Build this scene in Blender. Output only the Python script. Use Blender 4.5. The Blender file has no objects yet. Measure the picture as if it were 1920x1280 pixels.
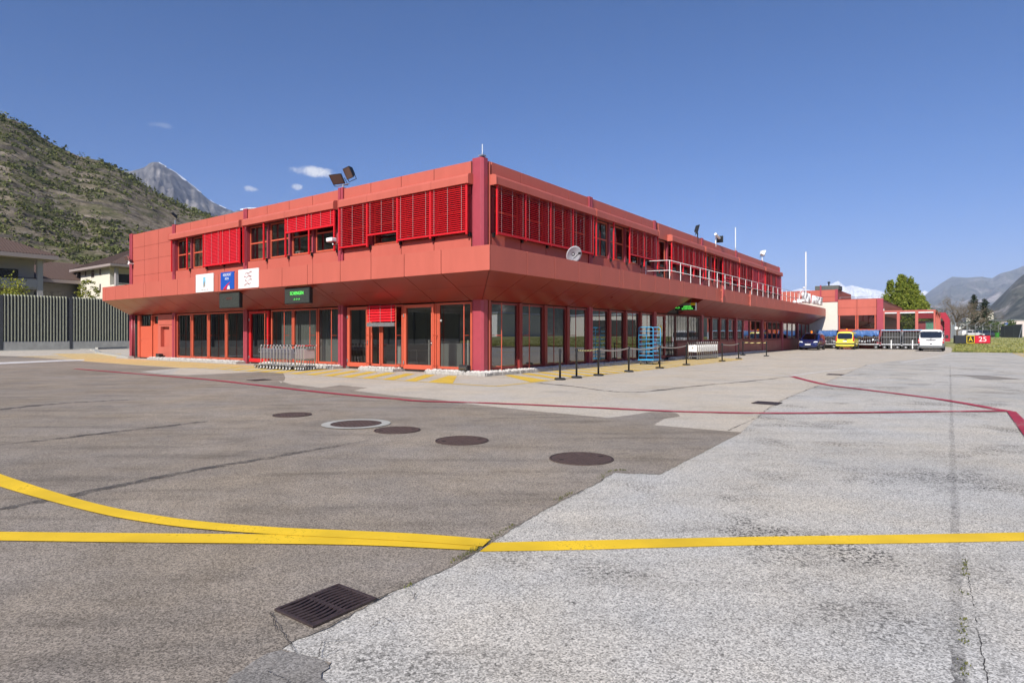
import bpy, bmesh, math, random
from mathutils import Vector, Matrix, noise
from mathutils.geometry import tessellate_polygon
rad=math.radians; sin=math.sin; cos=math.cos; PI=math.pi
rng=random.Random(7)
S=bpy.context.scene
C=S.collection
# ---------------------------------------------------------------- camera, sky, sun, exposure
EYE=1.42; F=1157.74; HOR=628.6           # focal length and horizon of the photograph (1920 x 1280 px)
cd=bpy.data.cameras.new('camera'); cam=bpy.data.objects.new('camera',cd); C.objects.link(cam)
cam.location=(0,0,EYE); cam.rotation_euler=(rad(90),0,0)
cd.sensor_width=36; cd.sensor_fit='HORIZONTAL'; cd.lens=36*F/1920; cd.shift_y=-(640-HOR)/1920
cd.clip_start=.1; cd.clip_end=60000
S.camera=cam
TH=rad(36.297)                            # the terminal's long side runs this far right of the view axis
BR=PI/2-TH                                # rotation of the building grid (u along the long side, v along the short)
U=Vector((sin(TH),cos(TH),0)); V=Vector((-cos(TH),sin(TH),0)); C0=Vector((-1.06,22.1,0))
SUN_EL=rad(38.2); travel=U*cos(rad(12.3))+V*sin(rad(12.3))
sd=bpy.data.lights.new('sun','SUN'); sun=bpy.data.objects.new('sun',sd); C.objects.link(sun)
sd.energy=4.1; sd.angle=rad(.53); sd.color=(1,.95,.87)
d=Vector((travel.x*cos(SUN_EL),travel.y*cos(SUN_EL),-sin(SUN_EL)))
sun.rotation_euler=d.to_track_quat('-Z','Y').to_euler()
w=bpy.data.worlds.new('World'); S.world=w; w.use_nodes=True
wt=w.node_tree; bg=wt.nodes['Background']
sky=wt.nodes.new('ShaderNodeTexSky'); sky.sky_type='NISHITA'; sky.sun_disc=False
sky.sun_elevation=SUN_EL
sky.sun_rotation=math.atan2(-travel.x,-travel.y)
sky.altitude=500; sky.air_density=.6; sky.dust_density=2.2; sky.ozone_density=9
hsv=wt.nodes.new('ShaderNodeHueSaturation'); hsv.inputs['Saturation'].default_value=1.2; wt.links.new(sky.outputs[0],hsv.inputs['Color']); SKYC=hsv.outputs[0]
wt.links.new(SKYC,bg.inputs[0]); bg.inputs[1].default_value=.093
S.view_settings.view_transform='Standard'; S.view_settings.look='None'
S.view_settings.exposure=.70; S.view_settings.gamma=1
S.cycles.use_denoising=True
S.cycles.max_bounces=10; S.cycles.transparent_max_bounces=24; S.cycles.diffuse_bounces=3; S.cycles.glossy_bounces=4
S.cycles.caustics_reflective=False; S.cycles.caustics_refractive=False
S.cycles.sample_clamp_indirect=6
# ---------------------------------------------------------------- helpers
def W(u,v,z=0): return C0+U*u+V*v+Vector((0,0,z))
def uv(p): q=Vector((p[0],p[1],0))-C0; return q.dot(U),q.dot(V)
def gnd(x,y,z=0):                         # a point of the ground seen at a pixel of the photograph
    Y=F*(EYE-z)/(y-HOR); return Vector(((x-960)/F*Y,Y,z))
def at(x,y,Y): return Vector(((x-960)/F*Y,Y,EYE+(HOR-y)/F*Y))
def onL(x,y,u=0):                         # v and z on the plane u = const seen at a pixel
    P=C0+U*u; k=(x-960)/F; v=(k*P.y-P.x)/(V.x-k*V.y); return v,EYE+(HOR-y)/F*(P.y+v*V.y)
def onR(x,y,v=0):
    P=C0+V*v; k=(x-960)/F; u=(k*P.y-P.x)/(U.x-k*U.y); return u,EYE+(HOR-y)/F*(P.y+u*U.y)
class MB:
    def __init__(s): s.v=[]; s.f=[]; s.m=[]; s.cur=0
    def add(s,vs,fs):
        n=len(s.v); s.v+=[tuple(p) for p in vs]; s.f+=[tuple(n+i for i in f) for f in fs]; s.m+=[s.cur]*len(fs); return s
    def box(s,x0,x1,y0,y1,z0,z1):
        x0,x1=min(x0,x1),max(x0,x1); y0,y1=min(y0,y1),max(y0,y1); z0,z1=min(z0,z1),max(z0,z1)
        return s.add([(x0,y0,z0),(x1,y0,z0),(x1,y1,z0),(x0,y1,z0),(x0,y0,z1),(x1,y0,z1),(x1,y1,z1),(x0,y1,z1)],
              [(3,2,1,0),(4,5,6,7),(0,1,5,4),(1,2,6,5),(2,3,7,6),(3,0,4,7)])
    def quad(s,*p): return s.add(p,[tuple(range(len(p)))])
    def prism(s,poly,vec):
        n=len(poly); vec=Vector(vec); a=[Vector(p) for p in poly]
        nrm=sum(((a[i]).cross(a[(i+1)%n]) for i in range(n)),Vector())
        if nrm.dot(vec)>0: a=a[::-1]
        return s.add(a+[p+vec for p in a],[tuple(range(n)),tuple(range(2*n-1,n-1,-1))]+[(i,n+i,n+(i+1)%n,(i+1)%n)[::-1] if False else ((i+1)%n,i,n+i,n+(i+1)%n) for i in range(n)])
    def tube(s,path,r,n=8,r1=None,closed=False):
        P=[Vector(p) for p in path]; k=len(P); rings=[]; prev=None
        for i,p in enumerate(P):
            t=((P[(i+1)%k] if (closed or i<k-1) else p)-(P[i-1] if (closed or i>0) else p)).normalized()
            a=prev if prev is not None else (Vector((0,0,1)) if abs(t.z)<.9 else Vector((1,0,0)))
            b=t.cross(a).normalized(); a=b.cross(t).normalized(); prev=a
            rr=r if r1 is None else r+(r1-r)*i/max(1,k-1)
            rings.append([p+a*(rr*cos(2*PI*j/n))+b*(rr*sin(2*PI*j/n)) for j in range(n)])
        vs=[q for g in rings for q in g]; fs=[]
        for i in range(k if closed else k-1):
            for j in range(n):
                i2=(i+1)%k
                fs.append((i*n+j,i2*n+j,i2*n+(j+1)%n,i*n+(j+1)%n)[::-1])
        if not closed: fs+=[tuple(range(n)),tuple(range(k*n-1,(k-1)*n-1,-1))]
        return s.add(vs,fs)
    def lathe(s,prof,c=(0,0,0),n=16,axis='z'):
        vs=[];fs=[];k=len(prof)
        for r,h in prof:
            for j in range(n):
                a=2*PI*j/n; x,y=r*cos(a),r*sin(a)
                vs.append((c[0]+x,c[1]+y,c[2]+h) if axis=='z' else ((c[0]+h,c[1]+x,c[2]+y) if axis=='x' else (c[0]+x,c[1]+h,c[2]+y)))
        for i in range(k-1):
            for j in range(n): fs.append((i*n+j,i*n+(j+1)%n,(i+1)*n+(j+1)%n,(i+1)*n+j))
        fs+=[tuple(range(n))[::-1],tuple(range((k-1)*n,k*n))]
        return s.add(vs,fs)
    def blob(s,c,r,seed=0,amp=.3,sub=1):
        bm=bmesh.new(); bmesh.ops.create_icosphere(bm,subdivisions=sub,radius=1)
        r=r if isinstance(r,(tuple,list)) else (r,r,r); o=Vector((seed*3.1,seed*1.7,seed*.9))
        vs=[Vector((c[0]+q.co.x*r[0]*k,c[1]+q.co.y*r[1]*k,c[2]+q.co.z*r[2]*k)) for q in bm.verts for k in [1+amp*noise.noise(q.co*1.3+o)]]
        s.add(vs,[[q.index for q in f.verts] for f in bm.faces]); bm.free(); return s
    def xf(s,M,start=0):
        for i in range(start,len(s.v)): s.v[i]=tuple(M@Vector(s.v[i]))
        return s
    def build(s,name,mats,parent=None,smooth=False,loc=None,rot=None,bevel=0,fix=True,sub=0):
        me=bpy.data.meshes.new(name); me.from_pydata(s.v,[],s.f)
        mats=mats if isinstance(mats,(list,tuple)) else [mats]
        for m in mats: me.materials.append(m)
        if len(mats)>1: me.polygons.foreach_set('material_index',s.m)
        if fix:
            bm=bmesh.new(); bm.from_mesh(me); bmesh.ops.recalc_face_normals(bm,faces=bm.faces[:]); bm.to_mesh(me); bm.free()
        if smooth: me.polygons.foreach_set('use_smooth',[True]*len(me.polygons))
        if name=='pane' and len(me.polygons)==1:
            nn=me.polygons[0].normal
            if (nn.x>.3 if abs(nn.x)>abs(nn.y) else nn.y>.3): me.polygons[0].flip()
        o=bpy.data.objects.new(name,me); C.objects.link(o)
        if parent: o.parent=parent
        if loc is not None: o.location=loc
        if rot is not None: o.rotation_euler=(0,0,rot)
        if bevel:
            b=o.modifiers.new('bevel','BEVEL'); b.width=bevel; b.segments=2; b.limit_method='ANGLE'
        if sub:
            b=o.modifiers.new('sub','SUBSURF'); b.levels=b.render_levels=sub
        return o
def tag(o,label=None,cat=None,group=None,kind=None):
    if label: o['label']=label
    if cat: o['category']=cat
    if group: o['group']=group
    if kind: o['kind']=kind
    return o
def thing(name,label,cat,loc=(0,0,0),rot=0,group=None):
    o=bpy.data.objects.new(name,None); C.objects.link(o); o.location=loc; o.rotation_euler=(0,0,rot); o.empty_display_size=.2
    return tag(o,label,cat,group)
def dup(root,loc,rot=None,label=None):
    r=root.copy(); C.objects.link(r); r.location=loc
    if rot is not None: r.rotation_euler=(0,0,rot)
    if label: r['label']=label
    for ch in list(root.children):
        c=ch.copy(); C.objects.link(c); c.parent=r
        for g in list(ch.children):
            e=g.copy(); C.objects.link(e); e.parent=c
    return r
def text(name,s,size,mat,parent,M,ext=.003,align='CENTER',shear=0,width=1):
    cu=bpy.data.curves.new(name,'FONT'); cu.body=s; cu.size=size; cu.extrude=ext; cu.align_x=align; cu.align_y='CENTER'; cu.shear=shear
    tmp=bpy.data.objects.new('tmp',cu); me=bpy.data.meshes.new_from_object(tmp); bpy.data.objects.remove(tmp); me.materials.clear(); me.materials.append(mat)
    o=bpy.data.objects.new(name,me); C.objects.link(o); o.parent=parent
    o.matrix_local=M@Matrix.Diagonal((width,1,1,1)); return o
def frame(o,X,Z):                          # matrix with text running along X, facing Z
    X=Vector(X).normalized(); Z=Vector(Z).normalized(); Y=Z.cross(X)
    M=Matrix((X,Y,Z)).transposed().to_4x4(); M.translation=Vector(o); return M
TL=lambda o:frame(o,(0,-1,0),(-1,0,0))      # on the short side, reading from outside
TR=lambda o:frame(o,(1,0,0),(0,-1,0))       # on the long side
# ---------------------------------------------------------------- materials
def mat(name,col,rough=.5,metal=0,spec=.5,var=0,vscale=3,bump=0,bscale=60,emit=None,alpha=None,streak=1):
    m=bpy.data.materials.new(name); m.use_nodes=True; t=m.node_tree; b=t.nodes['Principled BSDF']
    b.inputs['Base Color'].default_value=(*col,1); b.inputs['Roughness'].default_value=rough; b.inputs['Metallic'].default_value=metal
    b.inputs['Specular IOR Level'].default_value=spec
    if var:
        tc=t.nodes.new('ShaderNodeTexCoord'); n=t.nodes.new('ShaderNodeTexNoise'); n.inputs['Scale'].default_value=vscale; n.inputs['Detail'].default_value=6; n.inputs['Roughness'].default_value=.65
        r=t.nodes.new('ShaderNodeMapRange'); r.inputs[1].default_value=.25; r.inputs[2].default_value=.75; r.inputs[3].default_value=1-var; r.inputs[4].default_value=1+var
        h=t.nodes.new('ShaderNodeHueSaturation'); h.inputs['Color'].default_value=(*col,1)
        mp=t.nodes.new('ShaderNodeMapping'); mp.inputs['Scale'].default_value=(1,1,streak); t.links.new(tc.outputs['Object'],mp.inputs[0]); t.links.new(mp.outputs[0],n.inputs['Vector']); t.links.new(n.outputs[0],r.inputs[0]); t.links.new(r.outputs[0],h.inputs['Value']); t.links.new(h.outputs[0],b.inputs['Base Color'])
        rr=t.nodes.new('ShaderNodeMapRange'); rr.inputs[3].default_value=max(.02,rough-.08); rr.inputs[4].default_value=min(1,rough+.1)
        t.links.new(n.outputs[0],rr.inputs[0]); t.links.new(rr.outputs[0],b.inputs['Roughness'])
    if bump:
        tc=t.nodes.new('ShaderNodeTexCoord'); n=t.nodes.new('ShaderNodeTexNoise'); n.inputs['Scale'].default_value=bscale; n.inputs['Detail'].default_value=4
        bp=t.nodes.new('ShaderNodeBump'); bp.inputs['Strength'].default_value=bump; bp.inputs['Distance'].default_value=.02
        t.links.new(tc.outputs['Object'],n.inputs['Vector']); t.links.new(n.outputs[0],bp.inputs['Height']); t.links.new(bp.outputs[0],b.inputs['Normal'])
    if emit:
        b.inputs['Emission Color'].default_value=(*emit[0],1); b.inputs['Emission Strength'].default_value=emit[1]
    return m
def glass(name,tint=(.42,.44,.42),base=.1,rough=0,wave=.004):
    m=bpy.data.materials.new(name); m.use_nodes=True; t=m.node_tree; t.nodes.clear()
    out=t.nodes.new('ShaderNodeOutputMaterial'); tr=t.nodes.new('ShaderNodeBsdfTransparent'); tr.inputs[0].default_value=(*tint,1)
    gl=t.nodes.new('ShaderNodeBsdfGlossy'); gl.inputs['Roughness'].default_value=rough; gl.inputs[0].default_value=(.95,.97,1,1)
    fr=t.nodes.new('ShaderNodeFresnel'); fr.inputs[0].default_value=1.5
    mr=t.nodes.new('ShaderNodeMapRange'); mr.inputs[3].default_value=base; mr.inputs[4].default_value=1
    mx=t.nodes.new('ShaderNodeMixShader')
    tc=t.nodes.new('ShaderNodeTexCoord'); n=t.nodes.new('ShaderNodeTexNoise'); n.inputs['Scale'].default_value=1.1; n.inputs['Detail'].default_value=1
    bp=t.nodes.new('ShaderNodeBump'); bp.inputs['Strength'].default_value=1; bp.inputs['Distance'].default_value=wave
    L=t.links.new
    L(tc.outputs['Object'],n.inputs['Vector']); L(n.outputs[0],bp.inputs['Height']); L(bp.outputs[0],gl.inputs['Normal'])
    L(fr.outputs[0],mr.inputs[0]); L(mr.outputs[0],mx.inputs[0]); L(tr.outputs[0],mx.inputs[1]); L(gl.outputs[0],mx.inputs[2]); L(mx.outputs[0],out.inputs[0])
    return m
def asphalt(name,lo,hi,tint,pit=.0,stain=.15,warm=(1,1,1)):
    """aggregate in two sizes, wide worn patches, dark clusters of bitumen where pit > 0"""
    m=bpy.data.materials.new(name); m.use_nodes=True; t=m.node_tree; b=t.nodes['Principled BSDF']; L=t.links.new; N=t.nodes.new
    tc=N('ShaderNodeTexCoord')
    def nz(scale,det=2,rgh=.5,dist=0):
        n=N('ShaderNodeTexNoise'); n.inputs['Scale'].default_value=scale; n.inputs['Detail'].default_value=det; n.inputs['Roughness'].default_value=rgh; n.inputs['Distortion'].default_value=dist
        L(tc.outputs['Object'],n.inputs['Vector']); return n.outputs[0]
    def mr(i,a,c,d_,e):
        n=N('ShaderNodeMapRange'); n.interpolation_type='LINEAR'
        for k,x in zip((1,2,3,4),(a,c,d_,e)): n.inputs[k].default_value=x
        L(i,n.inputs[0]); return n.outputs[0]
    def op(o,a,c):
        n=N('ShaderNodeMath'); n.operation=o
        for k,x in enumerate((a,c)):
            if isinstance(x,(int,float)): n.inputs[k].default_value=x
            else: L(x,n.inputs[k])
        return n.outputs[0]
    vo=N('ShaderNodeTexVoronoi'); vo.inputs['Scale'].default_value=135; L(tc.outputs['Object'],vo.inputs['Vector'])
    sep=N('ShaderNodeSeparateColor'); L(vo.outputs['Color'],sep.inputs[0])
    fine=op('ADD',op('MULTIPLY',sep.outputs[0],.55),op('MULTIPLY',nz(260,2),.45))
    coarse=nz(45,3,.6)
    val=op('ADD',op('MULTIPLY',fine,.84),op('MULTIPLY',coarse,.16))
    v=mr(val,.28,.72,lo,hi)
    big=mr(nz(.23,6,.62,.4),.3,.7,1-stain,1+stain); mid=mr(nz(2.1,6,.7),.3,.72,1-stain*.75,1+stain*.6)
    v=op('MULTIPLY',op('MULTIPLY',v,big),mid)
    mp=N('ShaderNodeMapping'); mp.inputs['Scale'].default_value=(.55,3.2,1); mp.inputs['Rotation'].default_value=(0,0,.28); L(tc.outputs['Object'],mp.inputs['Vector'])
    n=N('ShaderNodeTexNoise'); n.inputs['Scale'].default_value=.8; n.inputs['Detail'].default_value=7; n.inputs['Roughness'].default_value=.7; L(mp.outputs[0],n.inputs['Vector'])
    v=op('MULTIPLY',v,mr(n.outputs[0],.50,.70,1,1-stain*1.7))
    if pit:
        msk=mr(nz(.75,4,.62,.4),.53,.63,0,1); spots=mr(nz(36,3,.65),.50,.57,0,1)
        few=op('MULTIPLY',mr(nz(26,2,.5),.66,.71,0,1),.7)
        dk=op('MAXIMUM',op('MULTIPLY',msk,spots),few)
        v=op('MULTIPLY',v,op('SUBTRACT',1,op('MULTIPLY',dk,pit)))
    cb=N('ShaderNodeCombineColor')
    hue=mr(nz(.6,4,.6),.35,.65,-1,1)
    for k in range(3):
        L(op('MULTIPLY',v,op('ADD',tint[k],op('MULTIPLY',hue,(.035,.005,-.035)[k]))),cb.inputs[k])
    L(cb.outputs[0],b.inputs['Base Color']); b.inputs['Roughness'].default_value=.9; b.inputs['Specular IOR Level'].default_value=.25
    bp=N('ShaderNodeBump'); bp.inputs['Strength'].default_value=.55; bp.inputs['Distance'].default_value=.006; L(val,bp.inputs['Height']); L(bp.outputs[0],b.inputs['Normal'])
    return m
def paint(name,col,wear=.5,scale=26,fade=0,streak=1):
    """road paint: worn through to the asphalt in flakes"""
    m=bpy.data.materials.new(name); m.use_nodes=True; t=m.node_tree; b=t.nodes['Principled BSDF']; L=t.links.new; N=t.nodes.new
    out=[n for n in t.nodes if n.type=='OUTPUT_MATERIAL'][0]
    tc=N('ShaderNodeTexCoord'); n=N('ShaderNodeTexNoise'); n.inputs['Scale'].default_value=scale; n.inputs['Detail'].default_value=8; n.inputs['Roughness'].default_value=.75
    n2=N('ShaderNodeTexNoise'); n2.inputs['Scale'].default_value=1.4; n2.inputs['Detail'].default_value=5
    ad=N('ShaderNodeMath'); ad.operation='MULTIPLY_ADD'; ad.inputs[1].default_value=.6; 
    r=N('ShaderNodeMapRange'); r.inputs[1].default_value=wear+.22; r.inputs[2].default_value=wear+.34; r.inputs[3].default_value=1-fade; r.inputs[4].default_value=.12
    tr=N('ShaderNodeBsdfTransparent'); mx=N('ShaderNodeMixShader')
    L(tc.outputs['Object'],n.inputs['Vector']); L(tc.outputs['Object'],n2.inputs['Vector'])
    L(n2.outputs[0],ad.inputs[0]); L(n.outputs[0],ad.inputs[2]); L(ad.outputs[0],r.inputs[0])
    L(r.outputs[0],mx.inputs[0]); L(tr.outputs[0],mx.inputs[1]); L(b.outputs[0],mx.inputs[2]); L(mx.outputs[0],out.inputs[0])
    h=N('ShaderNodeHueSaturation'); h.inputs['Color'].default_value=(*col,1)
    r2=N('ShaderNodeMapRange'); r2.inputs[1].default_value=.3; r2.inputs[2].default_value=.7; r2.inputs[3].default_value=.74; r2.inputs[4].default_value=1.12
    L(n2.outputs[0],r2.inputs[0]); L(r2.outputs[0],h.inputs['Value']); L(h.outputs[0],b.inputs['Base Color'])
    b.inputs['Roughness'].default_value=.75; b.inputs['Specular IOR Level'].default_value=.3
    return m
def foliage(name,a,b_,trans=.25):
    m=bpy.data.materials.new(name); m.use_nodes=True; t=m.node_tree; p=t.nodes['Principled BSDF']; L=t.links.new; N=t.nodes.new
    out=[n for n in t.nodes if n.type=='OUTPUT_MATERIAL'][0]
    g=N('ShaderNodeNewGeometry'); r=N('ShaderNodeMix'); r.data_type='RGBA'; r.inputs[6].default_value=(*a,1); r.inputs[7].default_value=(*b_,1)
    L(g.outputs['Random Per Island'],r.inputs[0]); L(r.outputs[2],p.inputs['Base Color']); p.inputs['Roughness'].default_value=.65; p.inputs['Specular IOR Level'].default_value=.25
    tl=N('ShaderNodeBsdfTranslucent'); L(r.outputs[2],tl.inputs[0]); mx=N('ShaderNodeMixShader'); mx.inputs[0].default_value=trans
    L(p.outputs[0],mx.inputs[1]); L(tl.outputs[0],mx.inputs[2]); L(mx.outputs[0],out.inputs[0]); return m
M={}
M['panel']=mat('red_panel',(.49,.118,.083),.45,var=.08,vscale=1.3,spec=.4,streak=.25)
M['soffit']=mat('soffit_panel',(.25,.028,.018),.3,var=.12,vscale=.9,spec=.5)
M['column']=mat('burgundy_steel',(.36,.055,.075),.4,var=.08,vscale=4)
M['blind']=mat('blind_red',(.62,.012,.02),.42,var=.05,vscale=5)
M['frame']=mat('orange_red_frame',(.56,.105,.055),.42,var=.06,vscale=5)
M['redframe']=mat('signal_red_frame',(.58,.012,.016),.4,var=.05)
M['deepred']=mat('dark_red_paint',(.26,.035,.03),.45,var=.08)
M['gap']=mat('joint_backing',(.05,.012,.01),.8)  # dark red backing behind panel joints and the corner gap
M['tape']=mat('blind_tape',(.40,.27,.26),.6)
M['white']=mat('white_paint',(.78,.78,.76),.4,var=.04)
M['whitegl']=mat('white_gloss',(.8,.8,.8),.18,spec=.6)
M['galv']=mat('galvanised_steel',(.52,.53,.54),.38,metal=.85,var=.12,vscale=9)
M['steel']=mat('trolley_steel',(.62,.63,.64),.3,metal=.55)
M['chrome']=mat('bright_chrome',(.75,.76,.78),.16,metal=1)
M['black']=mat('black_plastic',(.018,.018,.019),.45)
M['blackm']=mat('black_powder_coat',(.012,.012,.013),.35)
M['rubber']=mat('rubber',(.02,.02,.02),.8)
M['dark']=mat('dark_interior',(.045,.043,.04),.8)
M['wallin']=mat('interior_wall',(.11,.105,.095),.8,var=.1)
M['floorin']=mat('interior_floor',(.10,.095,.09),.35,var=.1)
M['roofg']=mat('roof_gravel',(.24,.23,.21),.9,var=.2,vscale=8)
M['curtain']=mat('grey_curtain',(.34,.36,.35),.8)
M['glass']=glass('window_glass',(.55,.56,.53),.10,wave=.0006)
M['glassU']=glass('upper_window_glass',(.50,.51,.48),.11,wave=.001)
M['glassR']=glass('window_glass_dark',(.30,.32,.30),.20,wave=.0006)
M['carglass']=glass('car_glass',(.10,.105,.11),.04,wave=0)
M['tan']=mat('tan_curtain',(.30,.25,.18),.85)
M['gravel']=mat('white_gravel',(.62,.59,.54),.85,var=.25,vscale=12)
M['kerb']=mat('kerb_stone',(.40,.38,.35),.85,var=.3,vscale=7,bump=.5,bscale=30)
M['concrete']=mat('concrete',(.38,.37,.33),.85,var=.18,vscale=2,bump=.3,bscale=25)
M['iron']=mat('rusty_iron',(.10,.066,.056),.7,metal=.25,var=.3,vscale=16,bump=.5,bscale=40)
M['grate']=mat('dark_cast_iron',(.06,.042,.04),.6,metal=.3,var=.3,vscale=16,bump=.4,bscale=40)
M['hole']=mat('black_hole',(.004,.004,.004),.9)
M['ledgreen']=mat('led_green',(.02,.3,.04),.4,emit=((.15,1,.12),.75))
M['ledred']=mat('led_off_red',(.11,.035,.028),.5)
M['ledpanel']=mat('led_screen',(.045,.05,.045),.25,var=.25,vscale=30)
M['blue']=mat('sign_blue',(.012,.085,.42),.35)
M['cyan']=mat('sign_light_blue',(.2,.5,.72),.4)
M['rock']=mat('sign_grey_brown',(.30,.27,.22),.5)
M['lens']=mat('lamp_glass_brown',(.13,.075,.06),.15)
M['signred']=mat('sign_red',(.60,.02,.045),.4)
M['yellow']=mat('yellow_sign',(.85,.6,.02),.4)
M['tarp']=mat('blue_tarpaulin',(.045,.125,.34),.45,var=.2,vscale=3,bump=.6,bscale=5)
M['cage']=mat('light_blue_paint',(.05,.36,.66),.35,var=.06)
M['apron']=asphalt('light_asphalt',.21,.67,(1.07,1.0,.885),pit=.82,stain=.10)
M['apronb']=asphalt('beige_asphalt',.27,.63,(1.12,.985,.80),pit=.3,stain=.07)
M['darkasph']=asphalt('brown_grey_asphalt',.12,.40,(1.065,.90,.72),stain=.21)
M['patch']=asphalt('grey_repair_asphalt',.14,.34,(1.04,.95,.84),stain=.1)
M['seam']=paint('bitumen_seam',(.10,.093,.088),.50,9,fade=.35)
M['seamfaint']=paint('faint_seam',(.14,.13,.125),.40,7,fade=.5)
M['crack']=paint('open_crack',(.045,.04,.036),.6,9,fade=.2)
M['crackfine']=paint('fine_crack',(.05,.045,.04),.47,6,fade=.25)
M['yline']=paint('yellow_line_paint',(.80,.52,.025),.69,40)
M['yworn']=paint('worn_yellow_paint',(.80,.53,.07),.64,30,fade=.12)
M['yfaint']=paint('faded_tan_paint',(.80,.56,.24),.62,20,fade=.15)
M['rline']=paint('red_line_paint',(.42,.035,.065),.62,30,fade=.06)
M['wline']=paint('white_line_paint',(.74,.72,.69),.62,30,fade=.1)
M['grass']=mat('grass_ground',(.29,.285,.10),.95,var=.3,vscale=.6,bump=.8,bscale=10)
M['blade']=foliage('grass_blade',(.15,.19,.04),(.42,.38,.13))
M['moss']=foliage('moss',(.10,.12,.03),(.20,.19,.06))
M['stone']=mat('white_block_wall',(.70,.64,.55),.8,var=.06)
M['tail']=mat('tail_light',(.5,.012,.012),.15)
M['lamp']=mat('headlight',(.75,.77,.8),.1,spec=.8)
M['orange']=mat('beacon_orange',(.85,.22,.01),.25)
# ---------------------------------------------------------------- ground
PIT=[W(-15.145+a*.196,-11.23+b*.156) for a,b in ((-1,-1),(1,-1),(1,1),(-1,1))]
def sheet(name,poly,z,m,kind='structure',label=None,cat=None,hole=None):
    P=[Vector((p[0],p[1],0)) for p in poly]; H=[Vector((p.x,p.y,0)) for p in hole] if hole else []
    mb=MB(); mb.add([(p.x,p.y,z) for p in P+H],tessellate_polygon([P,H] if hole else [P]))
    o=mb.build(name,m); me=o.data
    for pl in me.polygons:
        if pl.normal.z<0: pl.flip()
    return tag(o,label,cat,kind=kind)
def px(*pts): return [gnd(*p) for p in pts]
def smooth(pts,n=8):
    P=[Vector(p) for p in pts]; out=[]
    for i in range(len(P)-1):
        p0=P[max(0,i-1)];p1=P[i];p2=P[i+1];p3=P[min(len(P)-1,i+2)]
        for k in range(n):
            t=k/n; out.append(.5*((2*p1)+(p2-p0)*t+(2*p0-5*p1+4*p2-p3)*t*t+(3*p1-p0-3*p2+p3)*t**3))
    return out+[P[-1]]
def ribbon(name,pts,w,z,m,jit=0,sm=0,w1=None,seed=1,label=None,cat=None):
    P=[Vector((p[0],p[1],0)) for p in pts]
    if sm: P=smooth(P,sm)
    r=random.Random(seed); mb=MB(); vs=[]
    for i,p in enumerate(P):
        t=(P[min(i+1,len(P)-1)]-P[max(i-1,0)]).normalized(); nn=Vector((-t.y,t.x,0)); ww=(w if w1 is None else w+(w1-w)*i/(len(P)-1))/2
        a=ww*(1+jit*r.uniform(-1,1)); b=ww*(1+jit*r.uniform(-1,1))
        vs+=[(p+nn*a).to_tuple()[:2]+(z,),(p-nn*b).to_tuple()[:2]+(z,)]
    mb.add(vs,[(2*i,2*i+1,2*i+3,2*i+2) for i in range(len(P)-1)])
    o=mb.build(name,m,fix=False)
    for pl in o.data.polygons:
        if pl.normal.z<0: pl.flip()
    return tag(o,label,cat,kind='structure')
def wig(a,b,n,amp,seed):
    r=random.Random(seed); a=Vector(a); b=Vector(b); t=(b-a).normalized(); nn=Vector((-t.y,t.x,0))
    return [a+(b-a)*(i/n)+nn*(r.uniform(-amp,amp)) for i in range(n+1)]
g=MB(); g.box(-16000,16000,-6000,17000,-1.2,-.03); tag(g.build('ground',M['grass']),kind='structure')
sheet('apron',[(-75,-40),(130,-40),(130,52),W(47,-13.2),W(50.5,-13.0),W(62,-12.6),W(75,0),W(75,59),W(-75,59)],-.003,M['apron'],hole=PIT)
# beige asphalt round the terminal
sheet('terminal_forecourt',px((1390,810),(1420,782),(1440,766),(1480,744),(1545,718.5),(1585,701),(1625,684),(1670,677.5),(1760,670.5))+[Vector(W(52,-13)),Vector(W(75,-12.5)),Vector(W(75,58)),Vector(W(-10,58))]+px((60,668),(153,677),(233,683),(337,690),(300,720),(500,735),(640,745),(813,752),(1000,772),(1230,800)),0,M['apronb'])
dark=px((610,1300),(600,1262),(622,1241),(575,1229),(528,1216),(556,1198),(612,1178),(705,1126),(742,1106),(790,1086),(832,1068),(885,1040),(920,1018),(962,990),(1030,951),(1072,929),(1117,907),(1152,885),(1178,887.5),(1200,887),(1237,889),(1262,876),(1326,843.5),(1391,810.5),(1352,807),(1226,796.5),(1236,790),(1247,784.5),(1262,782.5),(1276,780.5),(1270,775),(1258,772),(1221,772),(1180,778),(1141,783),(1000,770),(880,757),(813,748),(727,740),(663,732),(676,729),(690,726.7),(637,721.8),(603,726.7),(547,720.5),(523,713.5),(527,718),(533,713),(535,708),(532,701),(528,698),(490,697),(350,703),(305,701),(260,696),(337,690),(233,683),(153,677),(60,668.5))
def rag(P,amp,step):
    out=[]; r=random.Random(77)
    for a,b in zip(P,P[1:]):
        n=max(1,min(60,int((b-a).length/step))); t=(b-a).normalized(); nn=Vector((-t.y,t.x,0))
        out+=[a+(b-a)*(i/n)+(nn*r.uniform(-amp,amp) if i else Vector()) for i in range(n)]
    return out+[P[-1]]
sheet('dark_asphalt',rag(dark,.009,.045)+[Vector((-75,62,0)),Vector((-75,-12,0)),Vector((-1.2,-12,0))],.001,M['darkasph'],hole=PIT)
sheet('asphalt_patch',rag(px((395,1310),(430,1272),(470,1244),(500,1226),(528,1219),(560,1226),(588,1233),(612,1243),(618,1252),(603,1262),(612,1280),(640,1310)),.012,.03),.004,M['patch'])
sheet('asphalt_patch',px((1782,702.5),(1850,703.5),(1915,711),(1842,711.5),(1815,705)),.003,M['patch'])
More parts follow.
